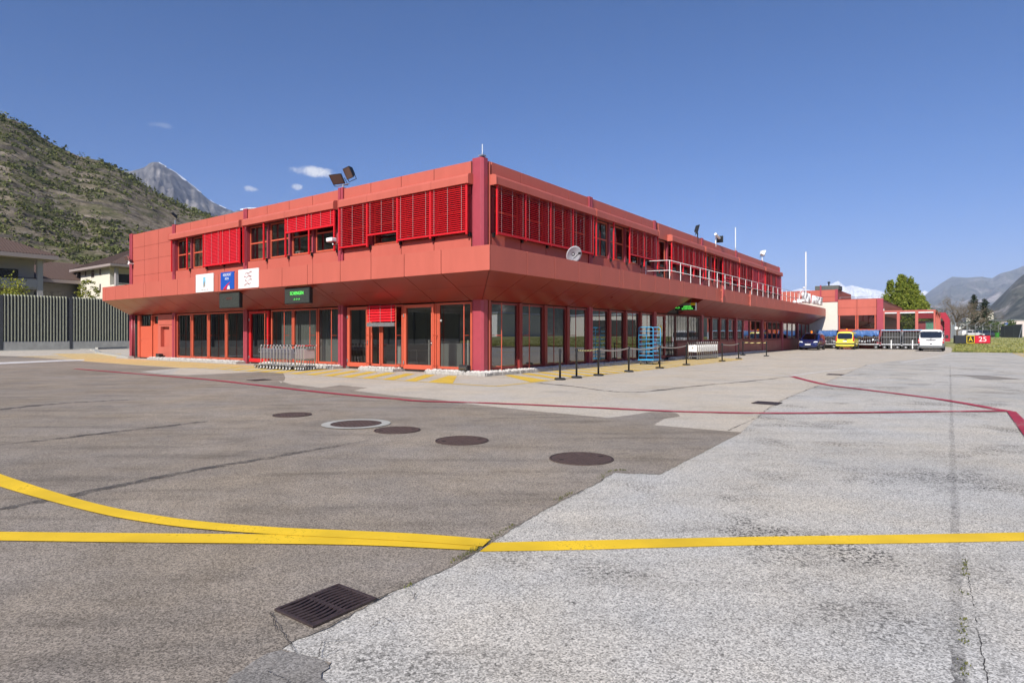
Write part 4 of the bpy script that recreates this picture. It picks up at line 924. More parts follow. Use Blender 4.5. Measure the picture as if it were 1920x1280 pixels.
# ---------------------------------------------------------------- luggage trolleys
def make_trolley(name,label,group,handle=M['black'],ad=M['galv'],k=1.0):
    t=thing(name,label,'luggage trolley',(0,0,0),0,group)          # pushes towards +x, handle end at x = 0
    f=MB()
    for y in (-.27,.27): f.tube([(.0,y,.16),(.0,y,.96),(-.05,y,1.0)],.017,6)
    for z in (.46,.86): f.tube([(0,-.27,z),(0,.27,z)],.010,6)
    for y in (-.2,.2): f.tube([(.0,y,.20),(.45,y*.8,.17),(.92,y*.35,.14)],.014,6)
    for i in range(4): x=.12+.2*i; w_=.2-.035*i; f.tube([(x,-w_,.19-.01*i),(x,w_,.19-.01*i)],.008,5)
    f.build('frame',M['steel'],t,smooth=True)
    h=MB(); h.tube([(-.06,-.30,1.0),(-.06,.30,1.0)],.020,8); h.build('handle',handle,t,smooth=True)
    e=MB()
    for y in (-.285,.285): e.tube([(-.06,y-.015,1.0),(-.06,y+.015,1.0)],.026,8)
    e.build('handle_end',M['whitegl'],t)
    b=MB(); b.box(-.01,.22,-.24,.24,.70,.712)
    for i in range(6): b.tube([(.0,-.22+.088*i,.71),(.22,-.22+.088*i,.71),(.24,-.22+.088*i,.86)],.005,4)
    b.tube([(.24,-.22,.86),(.24,.22,.86)],.008,5); b.build('basket',M['galv'],t)
    p=MB(); p.box(-.022,-.010,-.25,.25,.47,.85); p.build('advert_panel',ad,t,bevel=.004)
    for x,y in ((.02,-.25),(.02,.25),(.86,0)):
        w_=MB(); w_.lathe([(.03,-.02),(.085,-.018),(.09,0),(.085,.018),(.03,.02)],(x,y,.09),12,'y'); o=w_.build('wheel',M['rubber'],t)
        h=MB(); h.lathe([(.05,-.024),(.062,0),(.05,.024)],(x,y,.09),10,'y'); h.build('hub',M['whitegl'],o)
    g_=MB()
    for x,y in ((.02,-.25),(.02,.25),(.86,0)): g_.box(x-.03,x+.03,y-.03,y-.024,.08,.19).box(x-.03,x+.03,y+.024,y+.03,.08,.19).box(x-.03,x+.03,y-.03,y+.03,.165,.19)
    g_.build('fork',M['galv'],t)
    return t
ordn=['first','second','third','fourth','fifth','sixth','seventh','eighth','ninth','tenth','eleventh','twelfth']
gL='luggage trolleys nested by the bright red door'
tr=make_trolley('luggage_trolley','',gL,M['black'],mat('trolley_panel',(.36,.34,.37),.5))
for i in range(10):
    lab=f'{ordn[i]} black handled luggage trolley from the left in the row by the bright red door'
    p=W(-2.05,10.25-.232*i); rot=BR+PI/2
    if i==0: tr.location=p; tr.rotation_euler=(0,0,rot); tr['label']=lab
    else: dup(tr,p,rot,lab)
t2=make_trolley('luggage_trolley','',gL,M['redframe'],mat('trolley_advert',(.55,.46,.46),.5,var=.12,vscale=6))
for i in range(4):
    lab=f'red handled luggage trolley, {ordn[i]} from the left, at the right end of the row'
    p=W(-1.98+.04*i,7.88-.115*i); rot=BR+PI/2
    if i==0: t2.location=p; t2.rotation_euler=(0,0,rot); t2['label']=lab
    else: dup(t2,p,rot,lab)
gR='luggage trolleys nested under the long canopy'
t3=make_trolley('luggage_trolley','',gR,M['black'],M['whitegl'])
a=MB(); a.box(-.028,-.0225,-.04,.05,.64,.74); a.build('advert_mark',M['rock'],t3)
uR,_=onR(1299,660,-1.15)
for i in range(11):
    lab=('front luggage trolley of the right row with its white panel in full view' if i==0 else f'{ordn[i]} luggage trolley counted from the white panel in the row under the canopy')
    p=W(uR+.36*i,-1.15); 
    if i==0: t3.location=p; t3.rotation_euler=(0,0,BR); t3['label']=lab
    else: dup(t3,p,BR,lab)
# ---------------------------------------------------------------- barrier posts with belts
g_='black belt barrier posts along the long side'
POSTS=[(1050,712),(1081,708.6),(1122,704.3),(1179,697.2),(1237,690.5),(1287,684.5),(1354,677.2),(1385,672.8),(1393,666.2),(1437,667.6)]
LAB=['black barrier post nearest the camera, without a belt','black barrier post second from the camera, start of the striped belt','black barrier post third from the camera, end of the striped belt',
 'black barrier post left of the blue cage trolley','black barrier post right in front of the blue cage trolley','black barrier post just left of the right trolley row','black barrier post right of the trolley row holding a white belt',
 'black barrier post at the far end of the white belt','black barrier post nearest the wall, start of the far striped belt','black barrier post farthest along, end of the far striped belt']
PP=[gnd(*p) for p in POSTS]
def striped():
    m=bpy.data.materials.new('striped_belt'); m.use_nodes=True; t=m.node_tree; b=t.nodes['Principled BSDF']
    tc=t.nodes.new('ShaderNodeTexCoord'); wv=t.nodes.new('ShaderNodeTexWave'); wv.wave_type='BANDS'; wv.bands_direction='DIAGONAL'; wv.inputs['Scale'].default_value=4.2
    r=t.nodes.new('ShaderNodeValToRGB'); r.color_ramp.interpolation='CONSTANT'; r.color_ramp.elements[0].color=(.012,.012,.012,1); r.color_ramp.elements[1].position=.42; r.color_ramp.elements[1].color=(.78,.66,.28,1)
    t.links.new(tc.outputs['Object'],wv.inputs[0]); t.links.new(wv.outputs[0],r.inputs[0]); t.links.new(r.outputs[0],b.inputs[0]); return m
M['striped']=striped(); M['belt']=mat('cream_belt',(.42,.35,.29),.6)
def belt(i,j,m,sag=.09):
    d_=PP[j]-PP[i]; n=24; a=MB(); vs=[]
    t=d_.normalized(); nn=Vector((-t.y,t.x,0))*.004
    for k in range(n+1):
        s=k/n; z=.93-sag*4*s*(1-s); p=d_*s
        for zz_ in (-.025,.025):
            for sg in (-1,1): q=p+nn*sg; vs.append((q.x,q.y,z+zz_))
    fs=[]
    for k in range(n):
        A=4*k; B_=A+4
        fs+=[(A,A+2,B_+2,B_),(A+1,B_+1,B_+3,A+3),(A,B_,B_+1,A+1),(A+2,A+3,B_+3,B_+2)]
    a.add(vs,fs); return a.build('belt',m,None,fix=False)
proto=None
for i,p in enumerate(PP):
    if proto is None:
        t=proto=thing('barrier_post',LAB[0],'barrier post',p,0,g_)
        a=MB(); a.lathe([(.175,0),(.18,.02),(.178,.05),(.15,.066),(.05,.07)],n=24); a.build('base',M['rubber'],t,smooth=False,bevel=.004)
        a=MB(); a.lathe([(.034,.06),(.034,.98),(.03,.99)],n=14); a.build('pole',M['blackm'],t,smooth=True)
        a=MB(); a.lathe([(.042,.87),(.045,.875),(.045,.985),(.036,.995)],n=14); a.box(-.022,.022,-.05,.05,.895,.96); a.build('belt_head',M['black'],t)
    else: t=dup(proto,p,i*.7,LAB[i])
    # a belt belongs to the post it is wound into
    for i0,j0,m in ((1,2,'striped'),(2,3,'belt'),(3,4,'belt'),(4,5,'belt'),(6,7,'belt'),(8,9,'striped')):
        if i0==i:
            b=belt(i0,j0,M[m],(.03 if m=='striped' else .075)); b.parent=t; b.rotation_euler=(0,0,-t.rotation_euler.z)
# ---------------------------------------------------------------- blue cage trolley
p=W(10.95,-1.75)
t=thing('cage_trolley','tall light blue tube cage trolley standing by the tall windows','cage trolley',p,BR)
W2,D2,H2=.9,.75,1.82
a=MB(); r_=.019
def gatef(y,x0,x1,z0,z1,bars):
    rr=.09
    a.tube([(x0,y,z0),(x0,y,z1-rr),(x0+rr*.3,y,z1-rr*.3),(x0+rr,y,z1),(x1-rr,y,z1),(x1-rr*.3,y,z1-rr*.3),(x1,y,z1-rr),(x1,y,z0)],r_,7)
    for z in bars: a.tube([(x0,y,z),(x1,y,z)],r_*.75,6)
# three fixed sides, half gate in front
def side(x,bars,z1=H2):
    rr=.09; y0,y1=0,D2
    a.tube([(x,y0,.25),(x,y0,z1-rr),(x,y0+rr*.3,z1-rr*.3),(x,y0+rr,z1),(x,y1-rr,z1),(x,y1-rr*.3,z1-rr*.3),(x,y1,z1-rr),(x,y1,.25)],r_,7)
    for z in bars: a.tube([(x,y0,z),(x,y1,z)],r_*.75,6)
side(0,[.42,.62,.82,1.02,1.22,1.42,1.62]); side(W2,[.42,.62,.82,1.02,1.22,1.42,1.62])
gatef(D2,0,W2,.25,1.82,[.45,.7,.95,1.2,1.45])
a.tube([(0,0,.72),(0,0,1.05),(.06,0,1.1),(W2-.06,0,1.1),(W2,0,1.05),(W2,0,.25)],r_,7)
for z in (.45,.68,.9): a.tube([(0,0,z),(W2,0,z)],r_*.75,6)
a.build('cage',M['cage'],t,smooth=True)
a=MB(); a.box(-.03,W2+.03,-.03,D2+.03,.2,.25); a.build('deck',M['cage'],t,bevel=.01)
for x in (.06,W2-.06):
    for y in (.06,D2-.06):
        a=MB(); a.lathe([(.03,-.02),(.068,-.018),(.072,0),(.068,.018),(.03,.02)],(x+.02,y,.072),14,'y'); o=a.build('caster',M['rubber'],t)
        a=MB(); a.box(x-.03,x+.05,y-.03,y-.022,.05,.2).box(x-.03,x+.05,y+.022,y+.03,.05,.2).box(x-.03,x+.05,y-.03,y+.03,.18,.2); a.build('fork',M['galv'],o)
# ---------------------------------------------------------------- baggage carts in front of the restaurant
def cart(v0,v1,style,label,first=None):
    u=56.4; L_=v1-v0; t=thing('baggage_cart',label,'baggage cart',W(u,v0,0),BR,'baggage carts lined up before the restaurant')
    a=MB(); a.box(0,1.5,0,L_,.42,.54); a.box(.1,1.4,-.18,0,.36,.44); a.build('platform',M['galv'],t,bevel=.015)
    f=MB()
    for x in (.03,1.47):
        for y in (.03,L_-.03): f.tube([(x,y,.5),(x,y,1.95)],.024,6)
    for x in (.03,1.47): f.tube([(x,.03,1.93),(x,L_-.03,1.93)],.03,6); f.tube([(x,.03,1.2),(x,L_-.03,1.2)],.015,5)
    n=7 if style=='bars' else 12
    for i in range(1,n): f.tube([(.02,L_*i/n,.54),(.02,L_*i/n,1.9 if style=='bars' else 1.28)],.012,5)
    f.tube([(.0,.05,1.28),(.0,L_-.05,1.28)],.02,5)
    f.build('cage_frame',M['galv'],t)
    r_=MB()
    if style=='bars': 
        r_.box(.25,1.3,.1,L_-.1,.54,1.85); r_.build('dark_block',M['dark'],t,bevel=.1)
        q=MB(); q.box(-.05,-.02,L_*.45,L_*.45+.09,.08,.95); q.build('tow_bar',M['white'],t)
        r_=MB(); r_.box(0,1.5,0,L_,1.9,1.99); r_.build('roof',M['cyan'],t,bevel=.02)
    else:
        n=16; vs=[]; rr=random.Random(int(v0*10)&7)
        pro=[(-.04,1.42),(-.06,1.62),(-.02,1.86),(.08,1.95),(.75,1.97),(1.4,1.98),(1.54,1.8),(1.5,1.35)]
        for i in range(n+1):
            for k,(x,z) in enumerate(pro): vs.append((x+.05*noise.noise(Vector((i*.6,k*1.2,v0))),L_*i/n,z+.13*noise.noise(Vector((i*.9,k*.8,v0+5)))-(.30*max(0,noise.noise(Vector((i*.5,v0,3)))+.2) if k<2 else 0)))
        m=len(pro); r_.add(vs,[(i*m+k,i*m+k+1,(i+1)*m+k+1,(i+1)*m+k) for i in range(n) for k in range(m-1)]); r_.build('tarpaulin',M['tarp'],t,fix=False)
        q=MB()
        for i in range(10): q.blob((.3+.5*rr.random(),L_*(i+.5)/10,.72+.25*rr.random()),(.22,.13,.2),i+v0,.4)
        q.build('load',M['galv'],t)
    for x in (.15,1.35):
        for y in (.28,L_-.28):
            q=MB(); q.lathe([(.09,-.06),(.2,-.055),(.21,0),(.2,.055),(.09,.06)],(x,y,.21),14,'x'); o=q.build('wheel',M['rubber'],t)
            q=MB(); q.lathe([(.02,-.065),(.09,-.06),(.09,.06),(.02,.065)],(x,y,.21),10,'x'); q.build('rim',M['galv'],o)
cart(-2.85,-.9,'tarp','baggage cart under a blue tarpaulin between the blue car and the yellow van')
cart(-6.75,-4.35,'tarp','baggage cart under a blue tarpaulin right of the yellow van')
cart(-8.65,-6.95,'bars','white barred baggage cart beside the second blue tarpaulin')
cart(-10.45,-8.8,'bars','white barred baggage cart left of the white van')
# ---------------------------------------------------------------- vehicles (x forward, rear bumper at x = 0)
def vehicle(name,label,cat,loc,rot,L_,w,h,roof,belt,body,lean=.12,wheels=(.75,.8),wr=.31,win=None,rear=True,lower=None,sidewin=(),glassz=None):
    t=thing(name,label,cat,loc,rot)
    hw=w/2
    def sec(zt,k):
        b=min(belt,zt-.08)
        return [(0,.26),(hw*.86*k,.26),(hw*.96*k,.36),(hw*k,.58),(hw*.995*k,b*.86+.05),(hw*.965*k,b),(hw*(.965-.11*min(1,max(0,(zt-b-.05)/.6)))*k,b+(zt-b)*.80),(hw*(.90-.12*min(1,max(0,(zt-b-.05)/.6)))*k,b+(zt-b)*.93),(hw*.55*k,zt-.012),(0,zt)]
    st=[(0,roof(0)*.985,.955),(.05,roof(.05),.985)]+[(x,roof(x),1 if x<L_-.9 else 1-.10*((x-L_+.9)/.9)**2) for x in [.35,.8,1.3,1.8]+[1.8+(L_-1.85)*i/10 for i in range(1,11)]]+[(L_,roof(L_)*.94,.84)]
    vs=[];K=10
    def lx(x,z): return x+ (lean*max(0,(z-belt*.9)/(h-belt*.9)) if x<.4 else 0)*(1-min(1,x/.4))
    for x,zt,k in st:
        s=sec(zt,k); ring=[(lx(x,z),y,z) for y,z in s]+[(lx(x,z),-y,z) for y,z in s[-2:0:-1]]
        vs+=ring
    n=2*K-2; b=MB(); b.add(vs,[(i*n+j,i*n+(j+1)%n,(i+1)*n+(j+1)%n,(i+1)*n+j) for i in range(len(st)-1) for j in range(n)]+[tuple(range(n))[::-1],tuple(range((len(st)-1)*n,len(st)*n))])
    b.build('body',body,t,smooth=True,sub=1)
    a=MB(); a.box(.25,L_-.3,-hw*.8,hw*.8,.14,.36); a.build('underbody_shade',M['rubber'],t)  # black box added so the space under the vehicle reads as shadow
    def sy(z): return hw*(.995-.105*max(0,min(1,(z-belt)/(.8*(h-belt)))))
    for poly in sidewin:
        for sgn in (1,-1):
            g_=MB(); g_.prism([(x,sgn*(sy(z)+.004),z) for x,z in poly],(0,sgn*.006,0)); g_.build('side_window',M['carglass'],t)
    for x in (wheels[0],L_-wheels[1]):
        for sgn in (1,-1):
            a=MB(); a.lathe([(wr*.62,-.1),(wr*.95,-.095),(wr,-.06),(wr,.06),(wr*.95,.095),(wr*.62,.1)],(x,sgn*(hw-.1),wr),20,'y'); o=a.build('wheel',M['rubber'],t,smooth=False)
            a=MB(); a.lathe([(.04,-.085),(wr*.6,-.08),(wr*.62,-.1),(wr*.62,.1),(wr*.6,.08),(.04,.085)],(x,sgn*(hw-.1),wr),14,'y'); a.build('rim',M['galv'],o)
            a=MB(); 
            arc=[(x+(wr+.055)*cos(an),sgn*(hw-.03),wr+(wr+.055)*sin(an)) for an in [PI*k/10 for k in range(11)]]
            a.tube(arc,.035,6); a.build('wheel_arch',lower or M['black'],t)
    return t,lx,sy
def part(t,name,m,fn,**k): a=MB(); fn(a); return a.build(name,m,t,**k)
rr_=lambda y0,y1,z0,z1,c:[(y0+c,z0),(y1-c,z0),(y1,z0+c),(y1,z1-c),(y1-c*1.5,z1),(y0+c*1.5,z1),(y0,z1-c),(y0,z0+c)]
# yellow van, seen from behind
yel=mat('yellow_car_paint',(.82,.68,.08),.22,spec=.6)
def roofy(x): return 1.80 if x<2.45 else (1.80-.72*((x-2.45)/.72) if x<3.17 else max(.62,1.08-.20*(x-3.17)/.7))
p=gnd(1584,655.2)
t,lx,sy=vehicle('yellow_van','small yellow van seen from behind with an orange beacon on its roof','van',p,BR,4.0,1.66,1.8,roofy,1.02,yel,.14,sidewin=([(.25,1.1),(1.1,1.1),(1.1,1.58),(.32,1.58)],[(1.2,1.1),(2.0,1.1),(2.0,1.6),(1.2,1.6)],[(2.1,1.1),(2.95,1.1),(2.5,1.58),(2.1,1.6)]))
part(t,'rear_window',M['carglass'],lambda a:a.prism([(lx(0,z)-.012-.0*z,y,z) for y,z in rr_(-.62,.62,1.10,1.60,.08)],(.01,0,0)))
part(t,'window_seal',M['black'],lambda a:a.prism([(lx(0,z)-.004,y,z) for y,z in rr_(-.66,.66,1.06,1.64,.09)],(.01,0,0)))
for s in (1,-1):
    o=part(t,'tail_light',M['tail'],lambda a:a.prism([(-.02,s*.70,.86),(-.02,s*.83,.86),(.02,s*.82,1.12),(.09,s*.77,1.38),(.09,s*.72,1.38),(.0,s*.70,1.1)],(.12,0,0)),bevel=.008)
    part(t,'exhaust_guard',M['black'],lambda a:a.box(-.03,.1,s*.5-.06,s*.5+.06,.22,.3))
part(t,'bumper',yel,lambda a:a.box(-.07,.25,-.82,.82,.36,.72),bevel=.04)
part(t,'bumper_strip',M['black'],lambda a:a.box(-.085,.25,-.83,.83,.52,.66),bevel=.015)
part(t,'number_plate',M['white'],lambda a:a.box(-.012,.0,-.17,.17,.78,.90))
part(t,'door_handle',M['black'],lambda a:(a.box(-.03,.0,-.22,.10,.92,.965),a.tube([(-.02,.0,1.0),(-.03,-.2,1.09),(.0,-.32,1.12)],.012,5)))
part(t,'roof_rack',M['column'],lambda a:(a.box(.2,1.9,-.62,-.56,1.86,1.92),a.box(.2,1.9,.56,.62,1.86,1.92),[a.box(x,x+.05,-.62,.62,1.86,1.91) for x in (.2,.75,1.3,1.85)],[a.box(x,x+.05,y,y+.04,1.74,1.88) for x in (.25,1.8) for y in (-.6,.56)]))
part(t,'beacon',M['orange'],lambda a:a.lathe([(.09,0),(.09,.14),(.06,.19)],(.9,-.05,1.91),12))
for s in (1,-1): part(t,'wing_mirror',M['black'],lambda a:a.box(2.75,2.85,s*.84,s*1.02,1.05,1.22),bevel=.02)
# white van
wh=mat('white_car_paint',(.80,.80,.80),.2,spec=.6); gy=mat('grey_bumper_plastic',(.10,.105,.11),.5)
def roofw(x): return 1.95 if x<3.1 else (1.95-.80*((x-3.1)/.85) if x<3.95 else max(.7,1.15-.25*(x-3.95)/.9))
p=gnd(1745.5,658.6)
t,lx,sy=vehicle('white_van','white van seen from behind beside the red portal','van',p,BR,4.9,1.9,1.95,roofw,1.15,wh,.13,wheels=(1.0,.9),wr=.33,lower=gy,sidewin=([(.3,1.25),(1.5,1.25),(1.5,1.75),(.36,1.75)],[(1.6,1.25),(2.7,1.25),(2.7,1.75),(1.6,1.75)],[(2.8,1.25),(3.7,1.25),(3.2,1.75),(2.8,1.75)]))
part(t,'window_seal',M['black'],lambda a:a.prism([(lx(0,z)-.006,y,z) for y,z in rr_(-.80,.80,1.20,1.77,.08)],(.01,0,0)))
part(t,'rear_window',M['carglass'],lambda a:a.prism([(lx(0,z)-.016,y,z) for y,z in rr_(-.77,.77,1.23,1.74,.08)],(.01,0,0)))
for s in (1,-1):
    o=part(t,'tail_light',M['tail'],lambda a:a.prism([(-.03,s*.83,.74),(-.03,s*.955,.74),(.0,s*.955,1.12),(.0,s*.86,1.12)],(.14,0,0)),bevel=.01)
    part(o,'reverse_lamp',M['lamp'],lambda a:a.box(-.038,-.02,s*.85,s*.93,.90,.98)); 
    part(t,'wing_mirror',M['black'],lambda a:a.box(3.5,3.62,s*.96,s*1.2,1.15,1.45),bevel=.03)
    part(t,'corner_trim',gy,lambda a:a.box(-.02,.35,s*.82,s*.965,.34,.74),bevel=.03)
part(t,'bumper',gy,lambda a:a.box(-.09,.3,-.93,.93,.30,.52),bevel=.04)
part(t,'handle_strip',M['black'],lambda a:a.box(-.03,.0,-.36,.36,.985,1.035),bevel=.008)
part(t,'badge',M['galv'],lambda a:a.lathe([(.055,-.02),(.055,.0)],(.0,0,1.11),14,'x'))
part(t,'plate_lamp',M['black'],lambda a:a.box(-.02,.0,-.09,.09,.64,.69))
# blue people carrier, facing the camera
bl=mat('navy_car_paint',(.012,.022,.10),.2,spec=.7)
def roofb(x): return 1.62-.05*max(0,(1-x)) if x<2.3 else (1.62-.66*((x-2.3)/1.05) if x<3.35 else max(.60,.96-.26*((x-3.35)/.95)**1.3))
p=gnd(1514.5,656.3); L_=4.3
q=p+U*L_
t,lx,sy=vehicle('blue_car','dark blue people carrier facing the camera with an orange roof beacon','car',q,BR+PI,L_,1.76,1.62,roofb,.93,bl,.2,wheels=(.8,.85),sidewin=([(.4,1.0),(1.2,1.0),(1.2,1.45),(.55,1.42)],[(1.3,1.0),(2.2,1.0),(2.1,1.48),(1.3,1.46)],[(2.3,1.0),(3.0,1.0),(2.45,1.42),(2.3,1.45)]))
part(t,'windscreen',M['carglass'],lambda a:a.prism([(3.30,-.70,1.01),(3.30,.70,1.01),(2.42,.57,1.555),(2.42,-.57,1.555)],(.012,0,.022)))
for s in (1,-1):
    part(t,'headlight',M['lamp'],lambda a:a.prism([(4.14,s*.42,.70),(4.02,s*.80,.72),(3.92,s*.82,.84),(4.02,s*.55,.86)],(.075,0,-.01)),bevel=.01)
    part(t,'wing_mirror',bl,lambda a:a.box(2.95,3.07,s*.88,s*1.08,.98,1.14),bevel=.03)
    part(t,'fog_lamp',M['lamp'],lambda a:a.box(4.20,4.26,s*.55-.08,s*.55+.08,.40,.46))
    part(t,'roof_rail',M['galv'],lambda a:a.tube([(.4,s*.60,1.62),(1.3,s*.60,1.68),(2.2,s*.58,1.64)],.018,6))
part(t,'grille',M['black'],lambda a:a.box(4.12,4.25,-.34,.34,.64,.76),bevel=.01)
part(t,'grille_bar',M['chrome'],lambda a:(a.box(4.2,4.265,-.30,.30,.70,.725),a.lathe([(.06,0),(.06,.03)],(4.25,0,.72),12,'x')))
part(t,'number_plate',M['white'],lambda a:a.box(4.27,4.30,-.25,.25,.49,.60))
part(t,'bumper',bl,lambda a:a.box(4.02,4.29,-.80,.80,.34,.60),bevel=.06)
part(t,'air_intake',M['black'],lambda a:a.box(4.2,4.30,-.45,.45,.36,.45))
part(t,'beacon',M['orange'],lambda a:a.lathe([(.1,0),(.1,.18),(.06,.24)],(1.9,-.1,1.63),12))
# ---------------------------------------------------------------- taxiway sign
g0=gnd(1790,651.6); g1=gnd(1857.5,651.6); c=(g0+g1)/2; Ls=(g1-g0).length; z0=gz(c.x,c.y)
t=thing('taxiway_sign','low airfield sign with yellow letter A and white 25 on red','sign',(c.x,c.y,z0),0)
Hs=.93; x0=-Ls/2; a1=x0+Ls*.33; a2=x0+Ls*.55
a=MB(); a.box(x0,-x0,0,.2,.06,.06+Hs); a.build('case',M['black'],t,bevel=.015)
a=MB(); a.box(x0+.06,a1-.02,-.01,.0,.1,.02+Hs); a.build('blank_panel',mat('blank_black',(.035,.037,.045),.4),t)
a=MB(); a.box(a1,a2,-.012,.0,.1,.02+Hs); o=a.build('letter_border',M['yellow'],t); a=MB(); a.box(a1+.06,a2-.06,-.018,-.012,.16,Hs-.04); a.build('letter_panel',M['black'],o)
text('lettering','A',.78,M['yellow'],t,frame(((a1+a2)/2,-.024,.06+Hs/2),(1,0,0),(0,-1,0)),.006)
a=MB(); a.box(a2+.02,-x0-.06,-.01,0,.1,.02+Hs); a.build('number_panel',M['signred'],t)
text('lettering','25',.78,M['whitegl'],t,frame(((a2-x0)/2,-.016,.06+Hs/2),(1,0,0),(0,-1,0)),.012,width=1.25)
a=MB()
for k in range(4): x=x0+.3+(Ls-.6)*k/3; a.box(x-.04,x+.04,.05,.15,-.1,.08)
a.build('foot',M['galv'],t)
# ---------------------------------------------------------------- noise wall on the left
WV=59.1
mslat=mat('green_grey_slat',(.31,.315,.235),.6,var=.12,vscale=3); mplate=mat('wall_plate',(.05,.053,.058),.7)
def wallpanel(u0,lab,n):
    t=thing('noise_barrier_panel',lab,'wall',W(u0,WV,0),BR,'panels of the ribbed noise barrier')
    L_=5.6; a=MB()
    for k in range(20): x=.4+.26*k; a.prism([(x-.028,-.17,.86),(x+.028,-.17,.86),(x+.07,-.02,.86),(x-.07,-.02,.86)],(0,0,4.35+.0))
    for k in range(20): x=.4+.26*k; a.prism([(x-.07,-.02,5.21),(x+.07,-.02,5.21),(x+.028,-.17,5.21),(x-.028,-.17,5.21)],(0,.06,.10))
    a.build('slats',mslat,t)
    a=MB(); a.box(.0,L_,-.02,.1,.8,5.22); a.build('back_sheet',mplate,t)
    a=MB(); a.box(.02,.28,-.16,.12,.0,5.24); a.build('post',mplate,t,bevel=.01)
    a=MB(); a.box(0.006,L_-.006,-.14,.3,0,.84); a.build('plinth',M['concrete'],t,bevel=.02)
    return t
wp=None
for k in range(23):
    u0=-66.2+5.6*k
    vis={12:'ribbed green grey barrier panel at the left picture edge',13:'ribbed green grey barrier panel below the first house balcony',14:'ribbed green grey barrier panel below the middle house',15:'ribbed green grey barrier panel running behind the red building'}
    lab='ribbed green grey noise barrier panel on a concrete plinth beyond the left edge' if k<12 else vis.get(k,'ribbed green grey noise barrier panel hidden behind the terminal')
    if wp is None: wp=wallpanel(u0,lab,0)
    else: dup(wp,W(u0,WV,0),BR,lab)
sheet('pavement',[W(-70,WV-.1),W(60,WV-.1),W(60,WV-2.6),W(-70,WV-2.6)],.012,M['concrete'])
mbk=MB(); path=px((150,656.2),(172,656.0),(181,658.5),(183,662.5))+px((246,672.0)); 
for a_,b_ in zip(path,path[1:]):
    t_=(b_-a_).normalized(); nn=Vector((-t_.y,t_.x,0))*.15
    mbk.prism([a_-nn,b_-nn,b_+nn,a_+nn],(0,0,.13))
path=px((181,655),(250,652.8))
for a_,b_ in zip(path,path[1:]):
    t_=(b_-a_).normalized(); nn=Vector((-t_.y,t_.x,0))*.15; mbk.prism([a_-nn,b_-nn,b_+nn,a_+nn],(0,0,.22))
tag(mbk.build('kerb',M['concrete']),kind='structure')
# ---------------------------------------------------------------- plants
def leafcloud(mb,c,r,n,size,R_,flat=1):
    for i in range(n):
        while True:
            v=Vector((R_.uniform(-1,1),R_.uniform(-1,1),R_.uniform(-1,1)))
            if .25<v.length<1: break
        p=Vector((c[0]+v.x*r[0],c[1]+v.y*r[1],c[2]+v.z*r[2])); s=size*R_.uniform(.6,1.35)
        a=Vector((R_.gauss(0,1),R_.gauss(0,1),R_.gauss(0,1))).normalized(); b=a.orthogonal().normalized(); b=Matrix.Rotation(R_.uniform(0,2*PI),3,a)@b; cc=a.cross(b)
        mb.add([p+b*s,p+cc*s*.55,p-b*s,p-cc*s*.55],[(0,1,2,3)])
def tree(name,label,loc,h,rad_,base,m,seed,nclump=120,nleaf=34,size=.16,trunk=.22,shape=None,cat='tree',group=None):
    R_=random.Random(seed); t=thing(name,label,cat,loc,0,group); tk=MB(); cr=MB()
    tk.tube([(0,0,-.3),(.03*h*.2,0,h*.25),(R_.uniform(-.2,.2),R_.uniform(-.2,.2),h*.8)],trunk,8,trunk*.25)
    for k in range(9):
        a=R_.uniform(0,2*PI); z=base+(h-base)*R_.uniform(.0,.6); l=rad_*R_.uniform(.5,.9)
        tk.tube([(0,0,z),(cos(a)*l*.5,sin(a)*l*.5,z+l*.35),(cos(a)*l,sin(a)*l,z+l*.75)],trunk*.35,5,.02)
    for k in range(nclump):
        f=R_.random(); z=base+(h-base)*f
        prof=shape(f) if shape else math.sqrt(max(0,1-(2*f-1)**2))
        a=R_.uniform(0,2*PI); rr=rad_*prof*math.sqrt(R_.uniform(.35,1))*R_.uniform(.82,1.06)
        s=rad_*R_.uniform(.14,.26)
        leafcloud(cr,(cos(a)*rr,sin(a)*rr,z),(s,s,s*.8),nleaf,size,R_)
    tk.build('trunk',M['bark'],t); cr.build('crown',m,t,fix=False); return t
M['bark']=mat('bark',(.09,.07,.05),.9,var=.3,vscale=6)
M['leaf1']=foliage('spring_leaf',(.09,.14,.014),(.30,.32,.045))
M['leaf2']=foliage('yellow_green_leaf',(.14,.17,.02),(.36,.34,.05))
M['leaf3']=foliage('dark_conifer',(.018,.035,.018),(.05,.075,.035),.1)
M['leaf4']=foliage('mid_leaf',(.03,.07,.015),(.11,.15,.03))
M['twig']=foliage('bare_twig',(.13,.105,.075),(.26,.21,.15),.05)
M['shrub']=foliage('hill_shrub',(.045,.06,.018),(.18,.19,.055),.15)
def lobed(name,label,loc,lobes,m,seed,nleaf=40,size=.19):
    """a crown of upright lobes: (x, y, base, top, radius)"""
    R_=random.Random(seed); t=thing(name,label,'tree',loc,0); tk=MB(); cr=MB(); tk.tube([(0,0,-.3),(.05,0,2.5),(0,.05,8.5)],.32,8,.08)
    for x,y,z0,z1,r in lobes:
        r*=1.2; x*=.95
        tk.tube([(0,0,1.5),(x*.6,y*.6,(z0+z1)*.4),(x,y,z1*.85)],.13,6,.03); h=z1-z0
        for k in range(int(16*r*h/3)):
            f=R_.random()**.85; pr=(math.sin(PI*min(1,f*.93+.16))**.65)*(1-.35*f); a=R_.uniform(0,2*PI); rr=r*pr*math.sqrt(R_.uniform(.3,1)); s_=r*R_.uniform(.16,.30)
            leafcloud(cr,(x+cos(a)*rr,y+sin(a)*rr,z0+h*f),(s_,s_,s_*1.1),nleaf,size*R_.uniform(.8,1.1),R_)
    tk.build('trunk',M['bark'],t); cr.build('crown',m,t,fix=False); return t
q=at(1694,578,118)
